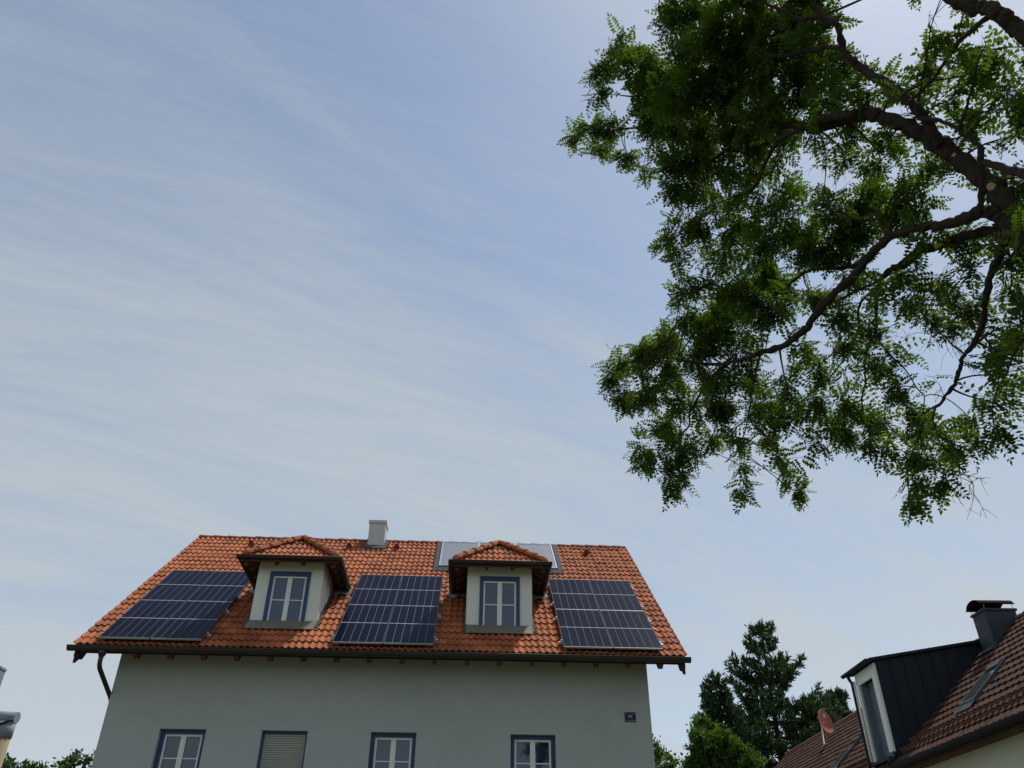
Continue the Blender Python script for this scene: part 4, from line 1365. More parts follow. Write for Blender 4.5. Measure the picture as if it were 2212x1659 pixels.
CLUMPS = [
    (6.377, 4.368, 7.306, 0.411, 0.45), (6.125, 4.149, 7.618, 0.397, 0.45), (6.173, 4.146, 6.969, 0.382, 0.45),
    (5.647, 3.834, 6.626, 0.437, 0.45), (6.039, 4.407, 6.731, 0.393, 0.45), (4.912, 4.334, 5.668, 0.332, 0.45),
    (6.962, 4.006, 7.697, 0.381, 0.45), (5.965, 4.513, 7.137, 0.445, 0.45), (6.331, 4.047, 6.889, 0.322, 0.45),
    (5.07, 4.093, 5.322, 0.402, 0.45), (5.546, 4.315, 6.378, 0.347, 0.45), (5.032, 2.607, 7.411, 0.303, 0.45),
    (5.314, 2.208, 7.873, 0.355, 0.45), (4.462, 2.467, 6.927, 0.443, 0.45), (4.967, 3.67, 6.604, 0.352, 0.45),
    (4.821, 3.377, 6.286, 0.412, 0.45), (5.355, 2.16, 8.127, 0.314, 0.45), (4.893, 3.519, 6.456, 0.439, 0.45),
    (4.715, 2.756, 6.845, 0.312, 0.45), (4.888, 3.777, 5.772, 0.307, 0.45), (5.172, 2.233, 7.932, 0.389, 0.45),
    (5.008, 2.467, 7.394, 0.437, 0.45), (5.302, 4.979, 5.204, 0.41, 0.45), (6.989, 5.915, 6.968, 0.365, 0.45),
    (5.834, 4.637, 5.767, 0.45, 0.45), (7.148, 5.529, 7.159, 0.409, 0.45), (5.947, 5.153, 6.263, 0.357, 0.45),
    (7.346, 5.804, 7.381, 0.351, 0.45), (6.174, 5.338, 6.481, 0.4, 0.45), (6.452, 5.673, 6.828, 0.373, 0.45),
    (6.763, 5.312, 7.442, 0.397, 0.45), (5.856, 5.374, 6.521, 0.401, 0.45), (5.807, 2.766, 5.825, 0.352, 0.45),
    (5.948, 2.681, 5.618, 0.426, 0.45), (6.167, 2.506, 6.384, 0.378, 0.45), (5.299, 2.845, 6.035, 0.372, 0.45),
    (5.987, 2.529, 5.504, 0.417, 0.45), (5.809, 2.401, 5.803, 0.416, 0.45), (5.924, 1.971, 5.44, 0.366, 0.45),
    (5.488, 2.545, 5.877, 0.306, 0.45), (5.285, 2.22, 5.243, 0.348, 0.45), (4.916, 2.599, 5.032, 0.357, 0.45),
    (5.777, 2.194, 6.084, 0.3, 0.45), (3.076, 5.655, 7.826, 0.19, 0.8), (3.234, 5.21, 7.553, 0.111, 1.0),
    (3.647, 4.846, 7.003, 0.144, 0.8), (3.617, 4.679, 6.442, 0.135, 1.0), (3.739, 5.433, 7.374, 0.18, 1.0),
    (3.38, 5.566, 7.175, 0.18, 1.0), (3.586, 4.922, 6.197, 0.116, 1.0), (3.798, 4.551, 7.156, 0.1, 0.8),
    (3.397, 4.362, 7.201, 0.118, 0.8), (3.45, 4.684, 7.858, 0.15, 1.0), (3.299, 4.811, 7.742, 0.108, 1.0),
    (2.871, 5.519, 8.577, 0.221, 0.8), (2.953, 6.036, 8.74, 0.208, 0.8), (3.192, 4.935, 8.737, 0.211, 0.8),
    (2.807, 4.547, 8.898, 0.227, 0.8), (1.976, 5.851, 9.913, 0.219, 0.8), (2.059, 5.549, 9.754, 0.185, 0.8),
    (2.056, 4.857, 9.731, 0.297, 0.8), (2.307, 4.576, 9.215, 0.326, 0.8), (2.707, 4.604, 9.295, 0.329, 0.8),
    (2.952, 4.414, 8.934, 0.247, 0.8), (2.045, 5.177, 10.387, 0.133, 0.8), (1.624, 5.79, 10.523, 0.225, 0.8),
    (1.402, 5.965, 10.162, 0.196, 0.8), (1.713, 5.557, 9.738, 0.264, 0.8), (2.002, 5.981, 9.917, 0.305, 0.8),
    (1.237, 5.801, 9.616, 0.117, 0.8), (2.133, 5.036, 9.185, 0.34, 0.8), (2.543, 5.036, 9.298, 0.368, 0.8),
    (2.532, 5.417, 9.191, 0.379, 0.8), (2.112, 5.442, 9.036, 0.325, 0.8), (2.839, 5.056, 8.954, 0.313, 0.8),
    (3.122, 4.859, 9.005, 0.261, 0.8), (1.833, 5.908, 9.424, 0.203, 0.8), (1.527, 6.283, 9.585, 0.178, 0.8),
    (1.171, 6.326, 9.631, 0.145, 0.8), (1.042, 6.5, 9.717, 0.08, 0.8), (1.463, 6.842, 10.004, 0.143, 0.8),
    (1.664, 6.401, 9.278, 0.1, 0.8), (2.153, 6.294, 9.642, 0.308, 0.8), (2.503, 6.061, 9.294, 0.35, 0.8),
    (2.723, 5.581, 8.793, 0.275, 0.8), (2.041, 6.162, 8.826, 0.201, 0.8), (2.01, 6.802, 9.471, 0.127, 0.8),
    (2.346, 6.09, 8.84, 0.263, 0.8), (2.572, 5.92, 8.509, 0.213, 0.8), (2.253, 6.299, 8.533, 0.221, 0.8),
    (2.681, 6.585, 8.787, 0.208, 0.8), (2.242, 6.781, 8.426, 0.174, 0.8), (2.08, 6.803, 8.29, 0.097, 0.8),
    (2.452, 6.599, 8.259, 0.239, 0.8), (2.215, 6.643, 7.965, 0.136, 0.8), (2.766, 6.42, 8.173, 0.24, 0.8),
    (2.912, 5.986, 7.956, 0.207, 0.8), (2.707, 5.885, 8.117, 0.148, 0.8), (3.127, 5.623, 8.424, 0.148, 0.8),
    (3.248, 5.725, 8.223, 0.108, 0.8), (2.828, 5.852, 7.419, 0.235, 0.8), (3.211, 5.865, 7.648, 0.239, 0.8),
    (3.312, 5.321, 7.298, 0.221, 1.0), (3.735, 5.38, 7.638, 0.219, 1.0), (2.765, 6.853, 8.081, 0.242, 0.8),
    (2.392, 6.851, 7.707, 0.2, 0.8), (2.283, 7.079, 7.687, 0.118, 1.05), (2.747, 6.449, 7.311, 0.297, 0.8),
    (3.291, 6.657, 7.72, 0.285, 0.8), (3.255, 5.715, 7.185, 0.206, 1.0), (3.588, 5.484, 7.229, 0.188, 1.0),
    (3.679, 5.032, 6.964, 0.176, 1.0), (3.776, 4.839, 7.18, 0.146, 0.8), (3.621, 4.895, 7.478, 0.171, 0.8),
    (3.539, 5.127, 7.838, 0.113, 1.0), (2.689, 5.035, 8.392, 0.231, 0.8), (3.127, 5.439, 8.496, 0.17, 0.8),
    (3.029, 4.158, 8.46, 0.169, 1.0), (3.229, 4.509, 8.359, 0.21, 1.0), (3.338, 4.328, 7.84, 0.173, 1.0),
    (3.136, 4.659, 8.071, 0.196, 1.0), (3.011, 5.096, 8.495, 0.211, 0.8), (3.556, 4.111, 7.623, 0.15, 0.8),
    (3.579, 3.81, 7.386, 0.149, 0.8), (3.879, 3.974, 7.335, 0.171, 0.8), (3.809, 3.527, 7.172, 0.159, 0.8),
    (3.406, 3.367, 7.188, 0.104, 0.8), (3.714, 3.449, 6.61, 0.116, 0.8), (3.653, 4.244, 7.311, 0.125, 0.8),
    (4.043, 4.221, 7.191, 0.147, 0.8), (4.123, 3.965, 6.822, 0.124, 0.8), (3.836, 4.271, 6.947, 0.115, 0.8),
    (3.022, 4.774, 7.743, 0.107, 1.0), (4.093, 4.301, 6.612, 0.142, 0.8), (3.924, 3.9, 6.261, 0.096, 0.8),
    (3.824, 4.748, 6.909, 0.129, 0.8), (4.017, 4.864, 6.536, 0.143, 1.0), (4.048, 4.825, 6.186, 0.123, 1.0),
    (4.029, 4.373, 5.873, 0.127, 1.0), (1.832, 8.558, 7.798, 0.195, 1.05), (1.634, 8.322, 7.371, 0.076, 1.05),
    (2.028, 7.833, 7.443, 0.203, 1.05), (2.361, 7.934, 7.696, 0.219, 1.05), (2.491, 7.082, 7.193, 0.286, 1.05),
    (2.346, 7.215, 7.491, 0.161, 1.05), (2.819, 7.27, 7.661, 0.3, 1.05), (2.868, 6.386, 6.949, 0.24, 1.05),
    (2.997, 7.331, 7.272, 0.204, 1.05), (1.835, 8.621, 7.273, 0.179, 1.05), (2.056, 8.161, 7.039, 0.215, 1.05),
    (2.245, 7.736, 6.998, 0.196, 1.05), (2.51, 8.194, 6.944, 0.238, 1.05), (2.267, 8.695, 6.918, 0.188, 1.05),
    (1.973, 8.284, 6.342, 0.165, 1.05), (1.998, 8.706, 6.37, 0.103, 1.05), (2.417, 8.284, 6.439, 0.21, 1.05),
    (2.364, 8.453, 6.122, 0.199, 1.05), (2.302, 8.396, 5.92, 0.098, 1.05), (2.579, 7.271, 6.696, 0.206, 1.05),
    (2.794, 7.731, 6.597, 0.235, 1.05), (3.027, 7.539, 6.896, 0.224, 1.05), (2.863, 7.034, 6.164, 0.165, 1.05),
    (2.802, 7.481, 6.055, 0.101, 1.05), (2.79, 8.221, 6.417, 0.143, 1.05), (3.2, 7.67, 6.237, 0.114, 1.05),
    (2.98, 7.959, 5.973, 0.094, 1.05), (2.767, 7.532, 5.465, 0.059, 1.05), (3.279, 7.584, 5.955, 0.076, 1.0),
    (3.438, 7.846, 5.783, 0.103, 1.0), (3.496, 7.856, 5.631, 0.061, 1.0), (3.214, 7.384, 6.396, 0.164, 1.0),
    (3.08, 6.594, 6.143, 0.158, 1.0), (3.552, 6.86, 6.575, 0.158, 1.0), (3.184, 6.406, 6.529, 0.103, 1.0),
    (3.31, 7.243, 6.193, 0.189, 1.0), (3.608, 7.152, 6.325, 0.18, 1.0), (3.625, 6.917, 5.895, 0.171, 1.0),
    (3.306, 6.669, 5.553, 0.081, 1.0), (3.513, 6.312, 5.841, 0.151, 1.0), (3.907, 6.686, 5.876, 0.157, 1.0),
    (3.569, 6.184, 5.287, 0.143, 1.0), (3.657, 6.765, 5.673, 0.101, 1.0), (3.702, 5.936, 5.99, 0.129, 1.0),
    (3.654, 5.736, 5.573, 0.114, 1.0), (3.931, 6.051, 5.589, 0.093, 1.0), (3.475, 5.533, 6.128, 0.124, 1.0),
    (3.611, 5.191, 6.12, 0.104, 1.0), (3.827, 5.297, 6.01, 0.064, 1.0), (3.699, 4.745, 5.947, 0.112, 1.0),
    (3.494, 5.265, 6.334, 0.114, 1.0), (3.95, 6.0, 5.361, 0.141, 1.0), (3.986, 6.375, 5.311, 0.163, 1.0),
    (4.138, 6.278, 5.214, 0.118, 1.0), (3.697, 5.97, 4.83, 0.079, 1.0), (3.836, 6.307, 4.787, 0.041, 1.0),
    (3.89, 5.792, 4.702, 0.057, 1.0), (4.058, 5.809, 5.068, 0.063, 1.0), (4.048, 5.517, 4.925, 0.068, 1.0),
    (4.279, 5.793, 5.344, 0.105, 1.0), (4.006, 5.129, 5.078, 0.102, 1.0), (3.837, 4.972, 4.726, 0.062, 1.0),
    (4.212, 5.101, 5.287, 0.118, 1.0), (3.873, 4.715, 5.264, 0.133, 1.0), (4.158, 4.776, 5.568, 0.13, 1.0),
    (4.029, 4.893, 5.773, 0.135, 1.0), (4.188, 5.451, 6.097, 0.099, 1.0), (4.0, 5.009, 6.038, 0.093, 1.0),
    (4.126, 4.651, 5.792, 0.116, 1.0), (3.393, 5.947, 6.561, 0.117, 1.0), (3.394, 6.195, 7.002, 0.171, 1.0),
    (3.497, 5.944, 6.228, 0.07, 1.0), (3.669, 5.913, 7.018, 0.139, 1.0), (3.989, 4.343, 6.233, 0.116, 1.0),
    (3.803, 3.797, 5.809, 0.129, 1.0), (3.936, 4.238, 5.347, 0.132, 1.0), (3.84, 3.46, 6.377, 0.13, 0.8),
    (3.941, 3.318, 6.985, 0.135, 0.8), (2.401, 4.219, 9.271, 0.27, 0.8), (3.021, 4.111, 9.141, 0.265, 1.0),
    (3.45, 3.572, 8.309, 0.195, 0.8), (3.41, 3.027, 7.22, 0.132, 0.8), (2.084, 4.78, 10.132, 0.201, 0.8),
]

from mathutils import noise as mnoise

# ------------------------------------------------------------------ black locust tree
def axes_from(t):
    ref = Vector((0, 0, 1)) if abs(t.z) < 0.9 else Vector((1, 0, 0))
    a = t.cross(ref).normalized()
    return a, a.cross(t).normalized()


tree = thing('locust_tree', (4.15, 4.25, 0), 'large locust tree with dark limbs and feathery green leaves overhanging from the right', 'tree')
trng = random.Random(21)
m = MB()
first = [Vector(p[:3]) for p in LIMBS[0][1]]
tr_pts = [Vector((4.15, 4.30, -0.1)), Vector((4.12, 4.26, 0.4)), Vector((4.08, 4.18, 1.6)), Vector((4.02, 4.08, 3.0)), Vector((3.97, 4.0, 3.9)), first[0], first[1], first[2]]
m.tube(tr_pts, [0.42, 0.31, 0.25, 0.21, 0.175, 0.145, 0.115, 0.09], 18)
m.v = [tuple(Vector(v) + mnoise.noise_vector(Vector(v) * 9) * 0.02) for v in m.v]
m.build('trunk', M['bark'], tree)
joints = []          # points that can carry leafy twigs
for nm, row in LIMBS:
    pts, rad = [], []
    for i in range(len(row) - 1):
        p, q = Vector(row[i][:3]), Vector(row[i + 1][:3])
        p0 = Vector(row[max(i - 1, 0)][:3])
        q1 = Vector(row[min(i + 2, len(row) - 1)][:3])
        nsub = 3 if row[i][3] < 0.03 else 6
        for k in range(nsub):
            t = k / nsub
            t2, t3 = t * t, t * t * t
            pos = 0.5 * ((2 * p) + (q - p0) * t + (2 * p0 - 5 * p + 4 * q - q1) * t2 + (3 * p - p0 - 3 * q + q1) * t3)
            r = row[i][3] * (1 - t) + row[i + 1][3] * t
            wob = r * 0.26
            pos = pos + Vector((trng.uniform(-wob, wob), trng.uniform(-wob, wob), trng.uniform(-wob, wob)))
            pts.append(pos)
            rad.append(r * trng.uniform(0.90, 1.13))
    pts.append(Vector(row[-1][:3]))
    rad.append(row[-1][3])
    m = MB()
    m.tube(pts, rad, 18 if row[0][3] > 0.03 else 8)
    if row[0][3] > 0.02:
        m.v = [tuple(Vector(v) + mnoise.noise_vector(Vector(v) * 21) * 0.010 + mnoise.noise_vector(Vector(v) * 7) * 0.012) for v in m.v]
    m.build('dead_branch' if nm == 'dead' else 'limb', M['bark'], tree)
    if nm != 'dead':
        joints += [(p, r) for p, r in zip(pts, rad) if r < 0.09]
JP = np.array([j[0] for j in joints])
# pale saw cuts on the big limb
for row_i, side in ((4, 1), (6, 1)):
    p = LIMBS[0][1][row_i]
    c = Vector(p[:3]) + (Vector((0, 0, CAM_Z)) - Vector(p[:3])).normalized() * p[3] * 0.97
    m = MB()
    dr_ = (Vector((0, 0, CAM_Z)) - Vector(p[:3])).normalized() + Vector((-0.5, 0, 0.3))
    m.tube([c - dr_ * 0.03, c + dr_ * 0.012], [0.034, 0.030] if row_i == 4 else [0.02, 0.017], 12)
    m.build('pruned_stub', M['cut'], tree)


def leaf_points(n_pairs, length, rs, kite=True):
    """pinnate leaf in local space: rachis along +x, leaflets left/right (y), droop in z; returns quads of 4 points"""
    quads = []
    ll = length * rs.uniform(0.26, 0.32)
    for i in range(n_pairs):
        t = 0.16 + 0.80 * i / (n_pairs - 1)
        x = length * t
        sz = ll * (0.72 + 0.5 * math.sin(math.pi * min(1.0, 0.15 + t * 0.85)))
        for sd in (1, -1):
            ang = rs.uniform(1.15, 1.45)
            dz_ = rs.uniform(-0.25, 0.12)
            ux, uy = math.cos(ang), math.sin(ang) * sd
            wx, wy = -uy * 0.5 * sd, ux * 0.5 * sd
            hw = sz * 0.24
            zc_ = -length * 0.18 * t * t
            b = (x + ux * sz * 0.06, uy * sz * 0.06, zc_)
            m1 = (x + ux * sz * 0.52 + wx * hw * 2, uy * sz * 0.52 + wy * hw * 2, zc_ + dz_ * sz * 0.5)
            m2 = (x + ux * sz * 0.52 - wx * hw * 2, uy * sz * 0.52 - wy * hw * 2, zc_ + dz_ * sz * 0.5)
            e = (x + ux * sz, uy * sz, zc_ + dz_ * sz)
            quads += [b, m1, e, m2]
    t = 1.0
    zc_ = -length * 0.18
    sz = ll
    quads += [(length * 0.97, 0, zc_), (length * 0.97 + sz * 0.5, sz * 0.24, zc_), (length * 0.97 + sz, 0, zc_ - 0.1 * sz), (length * 0.97 + sz * 0.5, -sz * 0.24, zc_)]
    hw = 0.0016
    quads += [(0, hw, 0), (length * 0.55, hw, -length * 0.05), (length * 0.55, -hw, -length * 0.05), (0, -hw, 0)]
    quads += [(length * 0.55, hw, -length * 0.05), (length, hw * 0.6, -length * 0.18), (length, -hw * 0.6, -length * 0.18), (length * 0.55, -hw, -length * 0.05)]
    return quads


lrs = random.Random(8)
VARIANTS = [np.array(leaf_points(lrs.choice([4, 5, 5, 6, 6, 7]), lrs.uniform(0.13, 0.22), lrs)) for _ in range(14)]
leaf_list = []        # (variant, origin, ax, ay, az, tint)
tw = MB()


def add_leaf(o, outward):
    d_ = (outward + Vector((trng.gauss(0, .55), trng.gauss(0, .55), trng.gauss(-0.28, .45)))).normalized()
    upn = Vector((trng.gauss(0, .5), trng.gauss(0, .5), 1.0))
    ay_ = upn.cross(d_).normalized()
    az_ = d_.cross(ay_)
    leaf_list.append((trng.randrange(len(VARIANTS)), o, d_, ay_, az_, trng.random()))


def twig(p, q, r0, r1, n=5, sag=0.04, leaves=0, nseg=4):
    """thin curved twig with leaves along its outer part"""
    p, q = Vector(p), Vector(q)
    ln = (q - p).length
    mid = Vector((trng.gauss(0, .09), trng.gauss(0, .09), trng.gauss(0.05, .07))) * ln
    pts = []
    for k in range(nseg + 1):
        t = k / nseg
        pts.append(p.lerp(q, t) + mid * (4 * t * (1 - t)) - Vector((0, 0, sag * t * t)))
    tw.tube(pts, [r0 + (r1 - r0) * k / nseg for k in range(nseg + 1)], n, caps=False)
    t_dir = (pts[-1] - pts[-2]).normalized()
    for k in range(leaves):
        t = 0.25 + 0.75 * (k + trng.random() * 0.6) / max(leaves, 1)
        f = min(t, 0.999) * nseg
        i = int(f)
        o = pts[i].lerp(pts[i + 1], f - i)
        a, b = axes_from(t_dir)
        an = k * 2.4 + trng.uniform(-.5, .5)
        add_leaf(o, t_dir * 0.55 + (a * math.cos(an) + b * math.sin(an)) * 0.8)
    return pts


LEAF_K = 1.0
for cx_, cy_, cz_, cr, dens in CLUMPS:
    c = Vector((cx_, cy_, cz_))
    d2 = ((JP - np.array(c)) ** 2).sum(1)
    cand = np.argsort(d2)[:6]
    j, jr = joints[int(cand[0])]
    stem = twig(j, c, min(max(0.005, jr * 0.6), 0.013), 0.004, n=6, sag=0.02, leaves=0, nseg=6)
    if cr > 0.2:
        j2 = joints[int(cand[trng.randrange(2, 6)])][0]
        twig(j2, c + Vector((trng.gauss(0, .5), trng.gauss(0, .5), trng.gauss(0, .5))) * cr, 0.006, 0.002, n=5, leaves=4, nseg=5)
    base_pts = stem[1:] if (j - c).length < cr * 1.8 else stem[3:]
    n_tw = max(3, int(12.5 * dens * (cr / 0.22) ** 2))
    for _ in range(n_tw):
        v = Vector((trng.gauss(0, 1), trng.gauss(0, 1.1), trng.gauss(0, 1)))
        if v.length > 2.2:
            v *= 2.2 / v.length
        q = c + v * cr * 0.57
        b = min((base_pts[trng.randrange(len(base_pts))] for _ in range(3)), key=lambda p: (p - q).length)
        if trng.random() < 0.35:
            near_j = joints[int(cand[trng.randrange(len(cand))])][0]
            if (near_j - q).length < (b - q).length:
                b = near_j
        twig(b, q, 0.0035, 0.0016, n=4, sag=0.03, leaves=trng.randint(5, 9), nseg=3)
for p_, r_ in joints:
    if r_ < 0.016 and trng.random() < 0.22:
        v = Vector((trng.gauss(0, 1), trng.gauss(0, 1), trng.gauss(0.1, 1))).normalized()
        twig(p_, p_ + v * trng.uniform(0.12, 0.30), 0.0035, 0.0014, n=4, sag=0.03, leaves=trng.randint(3, 6), nseg=3)
# some bare twigs round the dead branches
for nm, row in LIMBS:
    if nm == 'dead':
        for i in range(1, len(row)):
            for _ in range(3):
                p = Vector(row[i][:3])
                q = p + Vector((trng.gauss(0, .13), trng.gauss(0, .12), trng.gauss(-0.02, .12)))
                pts = twig(p, q, 0.003, 0.0012, n=4, nseg=3)
                for _ in range(2):
                    twig(pts[2], pts[2] + Vector((trng.gauss(0, .06), trng.gauss(0, .06), trng.gauss(-.02, .06))), 0.0018, 0.001, n=4, nseg=2)
tw.build('twigs', M['twig'], tree, kind='stuff')

camv = Vector((0, 0, CAM_Z))


def depth_key(L_):
    return (L_[1] - camv).length


def in_view(p):
    v = p - camv
    z_ = v.dot(fwd)
    if z_ <= 0:
        return False
    return abs(v.dot(r2) / z_) < 0.60 and abs(v.dot(u2) / z_) < 0.45


order = sorted(range(len(leaf_list)), key=lambda i: (not in_view(leaf_list[i][1]), depth_key(leaf_list[i])))
single = order[:300]
LEAF_ME = []
for vi, q in enumerate(VARIANTS):
    LEAF_ME.append(quick_mesh('leaf', q, np.arange(len(q)), 4, M['leaf'], 0.15 + 0.7 * (vi / 13)))
for i in single:
    vi, o_, ax_, ay_, az_, tn = leaf_list[i]
    o = link('leaf', LEAF_ME[vi], tree)
    o.matrix_basis = basis(o_, ax_, ay_, az_)
rest = order[300:]
Vs, Ts = [], []
for i in rest:
    vi, o_, ax_, ay_, az_, tn = leaf_list[i]
    B_ = np.array([ax_, ay_, az_])
    q = VARIANTS[vi] @ B_ + np.array(o_)
    Vs.append(q)
    Ts.append(np.full(len(q) // 4, tn))
Vs = np.concatenate(Vs)
link('foliage', quick_mesh('foliage', Vs, np.arange(len(Vs)), 4, M['leaf'], np.concatenate(Ts)), tree, kind='stuff')
print('locust leaves', len(leaf_list), 'quads', len(Vs) // 4)


# ------------------------------------------------------------------ trees behind
def leaf_cloud(name, centers, dirs, size, aspect, mat, parent, rs, spread=0.35, fold=0.0):
    """small leaf or needle-spray faces at `centers` pointing along `dirs`"""
    n = len(centers)
    C = np.array(centers)
    D = np.array(dirs)
    D += rs.normal(0, spread, D.shape)
    D /= np.linalg.norm(D, axis=1)[:, None] + 1e-9
    T = rs.normal(0, 1, D.shape)
    T -= D * (T * D).sum(1)[:, None]
    T /= np.linalg.norm(T, axis=1)[:, None] + 1e-9
    L_ = size * rs.uniform(0.6, 1.4, n)[:, None]
    W_ = L_ * aspect
    V = np.stack([C, C + D * L_ * 0.5 + T * W_, C + D * L_, C + D * L_ * 0.5 - T * W_], 1).reshape(-1, 3)
    me = quick_mesh(name, V, np.arange(len(V)), 4, mat, rs.uniform(0, 1, n))
    return link(name, me, parent, kind='stuff')


def conifer(loc, height, radius, label, seed, mat, tip_up=0.5, droop=0.25, levels=24, start=0.12, lean=0.0, spray=0.30, power=0.8, uneven=0.35, tufts=7, fan=0.34):
    """trunk, whorled branches with side shoots; every shoot ends in a brush of needle sprays"""
    rs = np.random.RandomState(seed)
    t = thing('conifer_tree', loc, label, 'tree', 'conifers behind the houses')
    x, y, z = loc
    m = MB()
    m.tube([(x, y, -0.1), (x + lean * 0.3, y, height * 0.4), (x + lean, y, height * 0.97)], [0.02 * height, 0.014 * height, 0.02], 10)
    m.build('trunk', M['bark'], t)
    br = MB()
    cs, ds = [], []

    def brush(p, d, n, ln):
        d = d / (np.linalg.norm(d) + 1e-9)
        for _ in range(n):
            u = rs.uniform(0, 1)
            cs.append(p + d * (u * ln) + rs.normal(0, 0.035, 3))
            ds.append(d * 0.8 + rs.normal(0, .42, 3))
    for i in range(levels):
        f = start + (1 - start) * (i + rs.uniform(-.25, .25)) / levels
        f = min(max(f, start), 0.985)
        zl = height * f
        reach = radius * ((1 - f) / (1 - start)) ** power + 0.22
        nb_ = int(rs.uniform(5, 8))
        ph = rs.uniform(0, 6.28)
        for k in range(nb_):
            an = ph + 6.283 * k / nb_ + rs.uniform(-.35, .35)
            ln = reach * rs.uniform(1 - uneven, 1 + uneven * 0.55)
            o = np.array([x + lean * f, y, zl])
            out = np.array([math.cos(an), math.sin(an), 0])
            side = np.array([-out[1], out[0], 0])
            pts = []
            for j in range(8):
                u = j / 7
                h = -droop * ln * math.sin(u * math.pi * 0.75) + tip_up * ln * 0.42 * u ** 2.4
                pts.append(o + out * ln * u + np.array([0, 0, h]))
            br.tube(pts, [0.03 * ln * (1 - 0.85 * j / 7) / 2 + 0.008 for j in range(8)], 4, caps=False)
            ns = max(3, int(tufts * ln / 1.1))
            for q in range(ns):
                u = 0.18 + 0.82 * (q + rs.uniform(0, 1)) / ns
                ff = min(u, 0.999) * 7
                a = int(ff)
                p = pts[a] + (pts[a + 1] - pts[a]) * (ff - a)
                t_ = (pts[a + 1] - pts[a]) / (np.linalg.norm(pts[a + 1] - pts[a]) + 1e-9)
                for sd in (-1, 1):
                    sl_n = (fan * ln * (1.05 - u) + 0.14) * rs.uniform(0.6, 1.3)
                    dr = t_ * 0.7 + side * sd * rs.uniform(0.45, 1.0) + np.array([0, 0, rs.uniform(-.22, .12) + tip_up * 0.45 * u - droop * 0.5])
                    dr /= np.linalg.norm(dr)
                    e = p + dr * sl_n
                    brush(p + dr * sl_n * 0.25, dr, int(5 + 19 * sl_n), sl_n * 0.75)
                    if tip_up > 0.45 and rs.uniform() < 0.7:
                        brush(e, np.array([dr[0] * 0.3, dr[1] * 0.3, 1.0]), 6, 0.22)
            brush(pts[-2], pts[-1] - pts[-2] + np.array([0, 0, tip_up * 0.25]), 16, 0.35)
    for _ in range(10):
        p = np.array([x + lean + rs.normal(0, .16), y + rs.normal(0, .16), height - abs(rs.normal(0, .5)) - 0.3])
        brush(p, np.array([rs.normal(0, .15), rs.normal(0, .15), 1.0]), 12, 0.35)
    br.build('branches', M['bark'], t, kind='stuff')
    leaf_cloud('needles', cs, ds, spray, 0.13, mat, t, rs, spread=0.12)
    return t


conifer((17.07, 47.0, 0), 16.5, 5.3, 'tallest conifer with broad uneven branches, between the two houses', 4, M['needle'], tip_up=0.95, droop=0.12, levels=19, power=0.80, uneven=0.52, tufts=7, fan=0.30)
conifer((12.75, 43.0, 0), 12.5, 2.9, 'dark drooping spruce at the left flank of the tallest conifer', 9, M['spruce'], tip_up=0.30, droop=0.34, levels=27, power=0.75, uneven=0.35, tufts=10, fan=0.28)
conifer((19.6, 46.3, 0), 12.3, 2.9, 'conifer just right of the tallest one, above the satellite dish', 15, M['needle'], tip_up=0.8, droop=0.08, levels=17, power=0.45, uneven=0.5, tufts=6)
conifer((21.3, 48.0, 0), 13.0, 2.2, 'narrow pointed spruce above the brown ridge', 22, M['spruce'], tip_up=0.55, droop=0.2, levels=22, power=0.85, uneven=0.4, tufts=7, fan=0.3)
conifer((23.2, 49.5, 0), 12.0, 2.8, 'rightmost conifer, half hidden behind the dark metal dormer', 31, M['needle'], tip_up=0.7, droop=0.1, levels=17, power=0.45, uneven=0.5, tufts=6)


def broadleaf(name, loc, clumps, label, seed, mat, category, group=None, leaf=0.13, per=900, aspect=0.30, upright=0.15):
    rs = np.random.RandomState(seed)
    t = thing(name, loc, label, category, group)
    m = MB()
    top = max(c[2] for c in clumps)
    m.tube([(loc[0], loc[1], -0.1), (loc[0] + 0.05, loc[1], top * 0.45), (loc[0] + 0.1, loc[1], top * 0.8)], [0.13, 0.09, 0.03], 10)
    m.build('trunk', M['bark'], t)
    bm_ = MB()
    cs, ds = [], []
    for cx_, cy_, cz_, cr in clumps:
        c = np.array([cx_, cy_, cz_])
        zb_ = min(top * 0.5, cz_ - cr)
        bm_.tube([(loc[0], loc[1], max(0.3, zb_)), ((loc[0] + cx_) / 2, (loc[1] + cy_) / 2, (zb_ + cz_) / 2 + 0.1), (cx_, cy_, cz_)], [0.05, 0.035, 0.012], 5, caps=False)
        nt = max(6, int(per / 14 * cr * cr / 0.5))
        for _ in range(nt):
            v = rs.normal(0, 1, 3)
            v /= np.linalg.norm(v)
            q = c + v * cr * rs.uniform(0.35, 1.08)
            b = c + (q - c) * 0.2
            bm_.tube([b, (b + q) / 2 + rs.normal(0, .04, 3), q + np.array([0, 0, 0.05])], [0.012, 0.008, 0.004], 4, caps=False)
            for k in range(14):
                u = rs.uniform(0.35, 1.12)
                p = b + (q - b) * u + rs.normal(0, leaf * 0.55, 3)
                cs.append(p)
                ds.append(v * 0.6 + rs.normal(0, .7, 3) + np.array([0, 0, upright]))
    bm_.build('branches', M['twig'], t, kind='stuff')
    leaf_cloud('leaves', cs, ds, leaf, aspect, mat, t, rs)
    return t


crs = random.Random(2)


def clump_set(x, y, boxes):
    return [(x + dx, y + crs.uniform(-.5, .5), z, r) for dx, z, r in boxes]


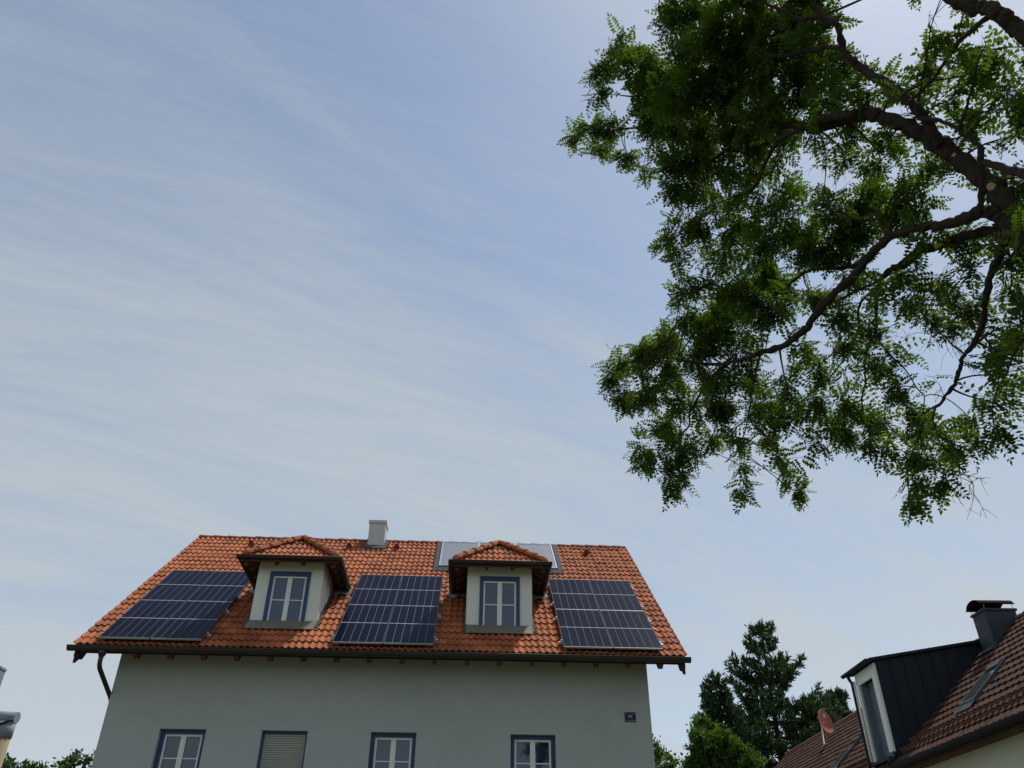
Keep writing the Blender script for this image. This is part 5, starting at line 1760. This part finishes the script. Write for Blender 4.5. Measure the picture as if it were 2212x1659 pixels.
broadleaf('leafy_tree', (10.5, 36.5, 0), clump_set(10.45, 36.5, [(-0.35, 9.0, 0.42), (-0.1, 8.55, 0.6), (-0.7, 8.2, 0.5), (0.35, 8.1, 0.55), (-0.5, 7.6, 0.7), (0.45, 7.4, 0.75), (1.05, 7.75, 0.45), (1.25, 7.2, 0.65), (-0.9, 7.1, 0.6), (0.1, 6.8, 0.8), (1.75, 7.35, 0.35), (0.9, 6.5, 0.8), (-0.6, 6.2, 0.8), (1.7, 6.4, 0.6), (0.2, 5.5, 0.9), (1.2, 5.4, 0.8), (-0.8, 5.2, 0.8), (0.2, 4.2, 0.9)]),
          'light green leafy tree in front of the dark conifers', 41, M['broad'], 'tree', leaf=0.15, per=1500)
broadleaf('leafy_tree', (6.2, 29.3, 0), clump_set(6.4, 29.3, [(0.05, 6.35, 0.34), (-0.3, 6.6, 0.36), (0.35, 6.0, 0.36), (-0.2, 5.8, 0.55), (0.45, 5.5, 0.4), (0.0, 5.1, 0.6), (-0.5, 5.2, 0.5), (0.4, 4.8, 0.5), (0, 4.3, 0.6)]),
          'small green tree at the right corner of the grey house', 43, M['broad'], 'tree', leaf=0.12, per=1300)
broadleaf('leafy_tree', (-11.15, 25.6, 0), clump_set(-11.1, 25.6, [(-0.12, 5.50, 0.18), (-0.1, 5.25, 0.26), (0.10, 5.1, 0.2), (-0.22, 4.95, 0.2), (0.42, 5.35, 0.2), (0.45, 5.0, 0.25), (0.05, 4.8, 0.26), (-0.35, 4.7, 0.2), (0.0, 4.4, 0.5), (0.4, 4.3, 0.5), (-0.3, 3.9, 0.5), (0.2, 3.4, 0.6)]),
          'small shrubby tree beside the left corner of the grey house', 47, M['hedge'], 'tree', leaf=0.11, per=1500)
hx = [(-0.75 + 0.13 * k, 4.86 + 0.10 * math.sin(k * 1.9) + 0.05 * math.sin(k * 0.7), 0.20) for k in range(9)]
hx += [(-0.9 + 0.2 * k, 4.5, 0.30) for k in range(6)] + [(-0.9 + 0.25 * k, 4.0, 0.4) for k in range(5)] + [(-0.9 + 0.3 * k, 3.2, 0.45) for k in range(4)]
broadleaf('tall_hedge', (-11.4, 23.5, 0), clump_set(-11.45, 23.5, hx), 'row of bushy hedge tops low at the left edge', 53, M['hedge'], 'hedge', leaf=0.10, per=1500, upright=0.9)
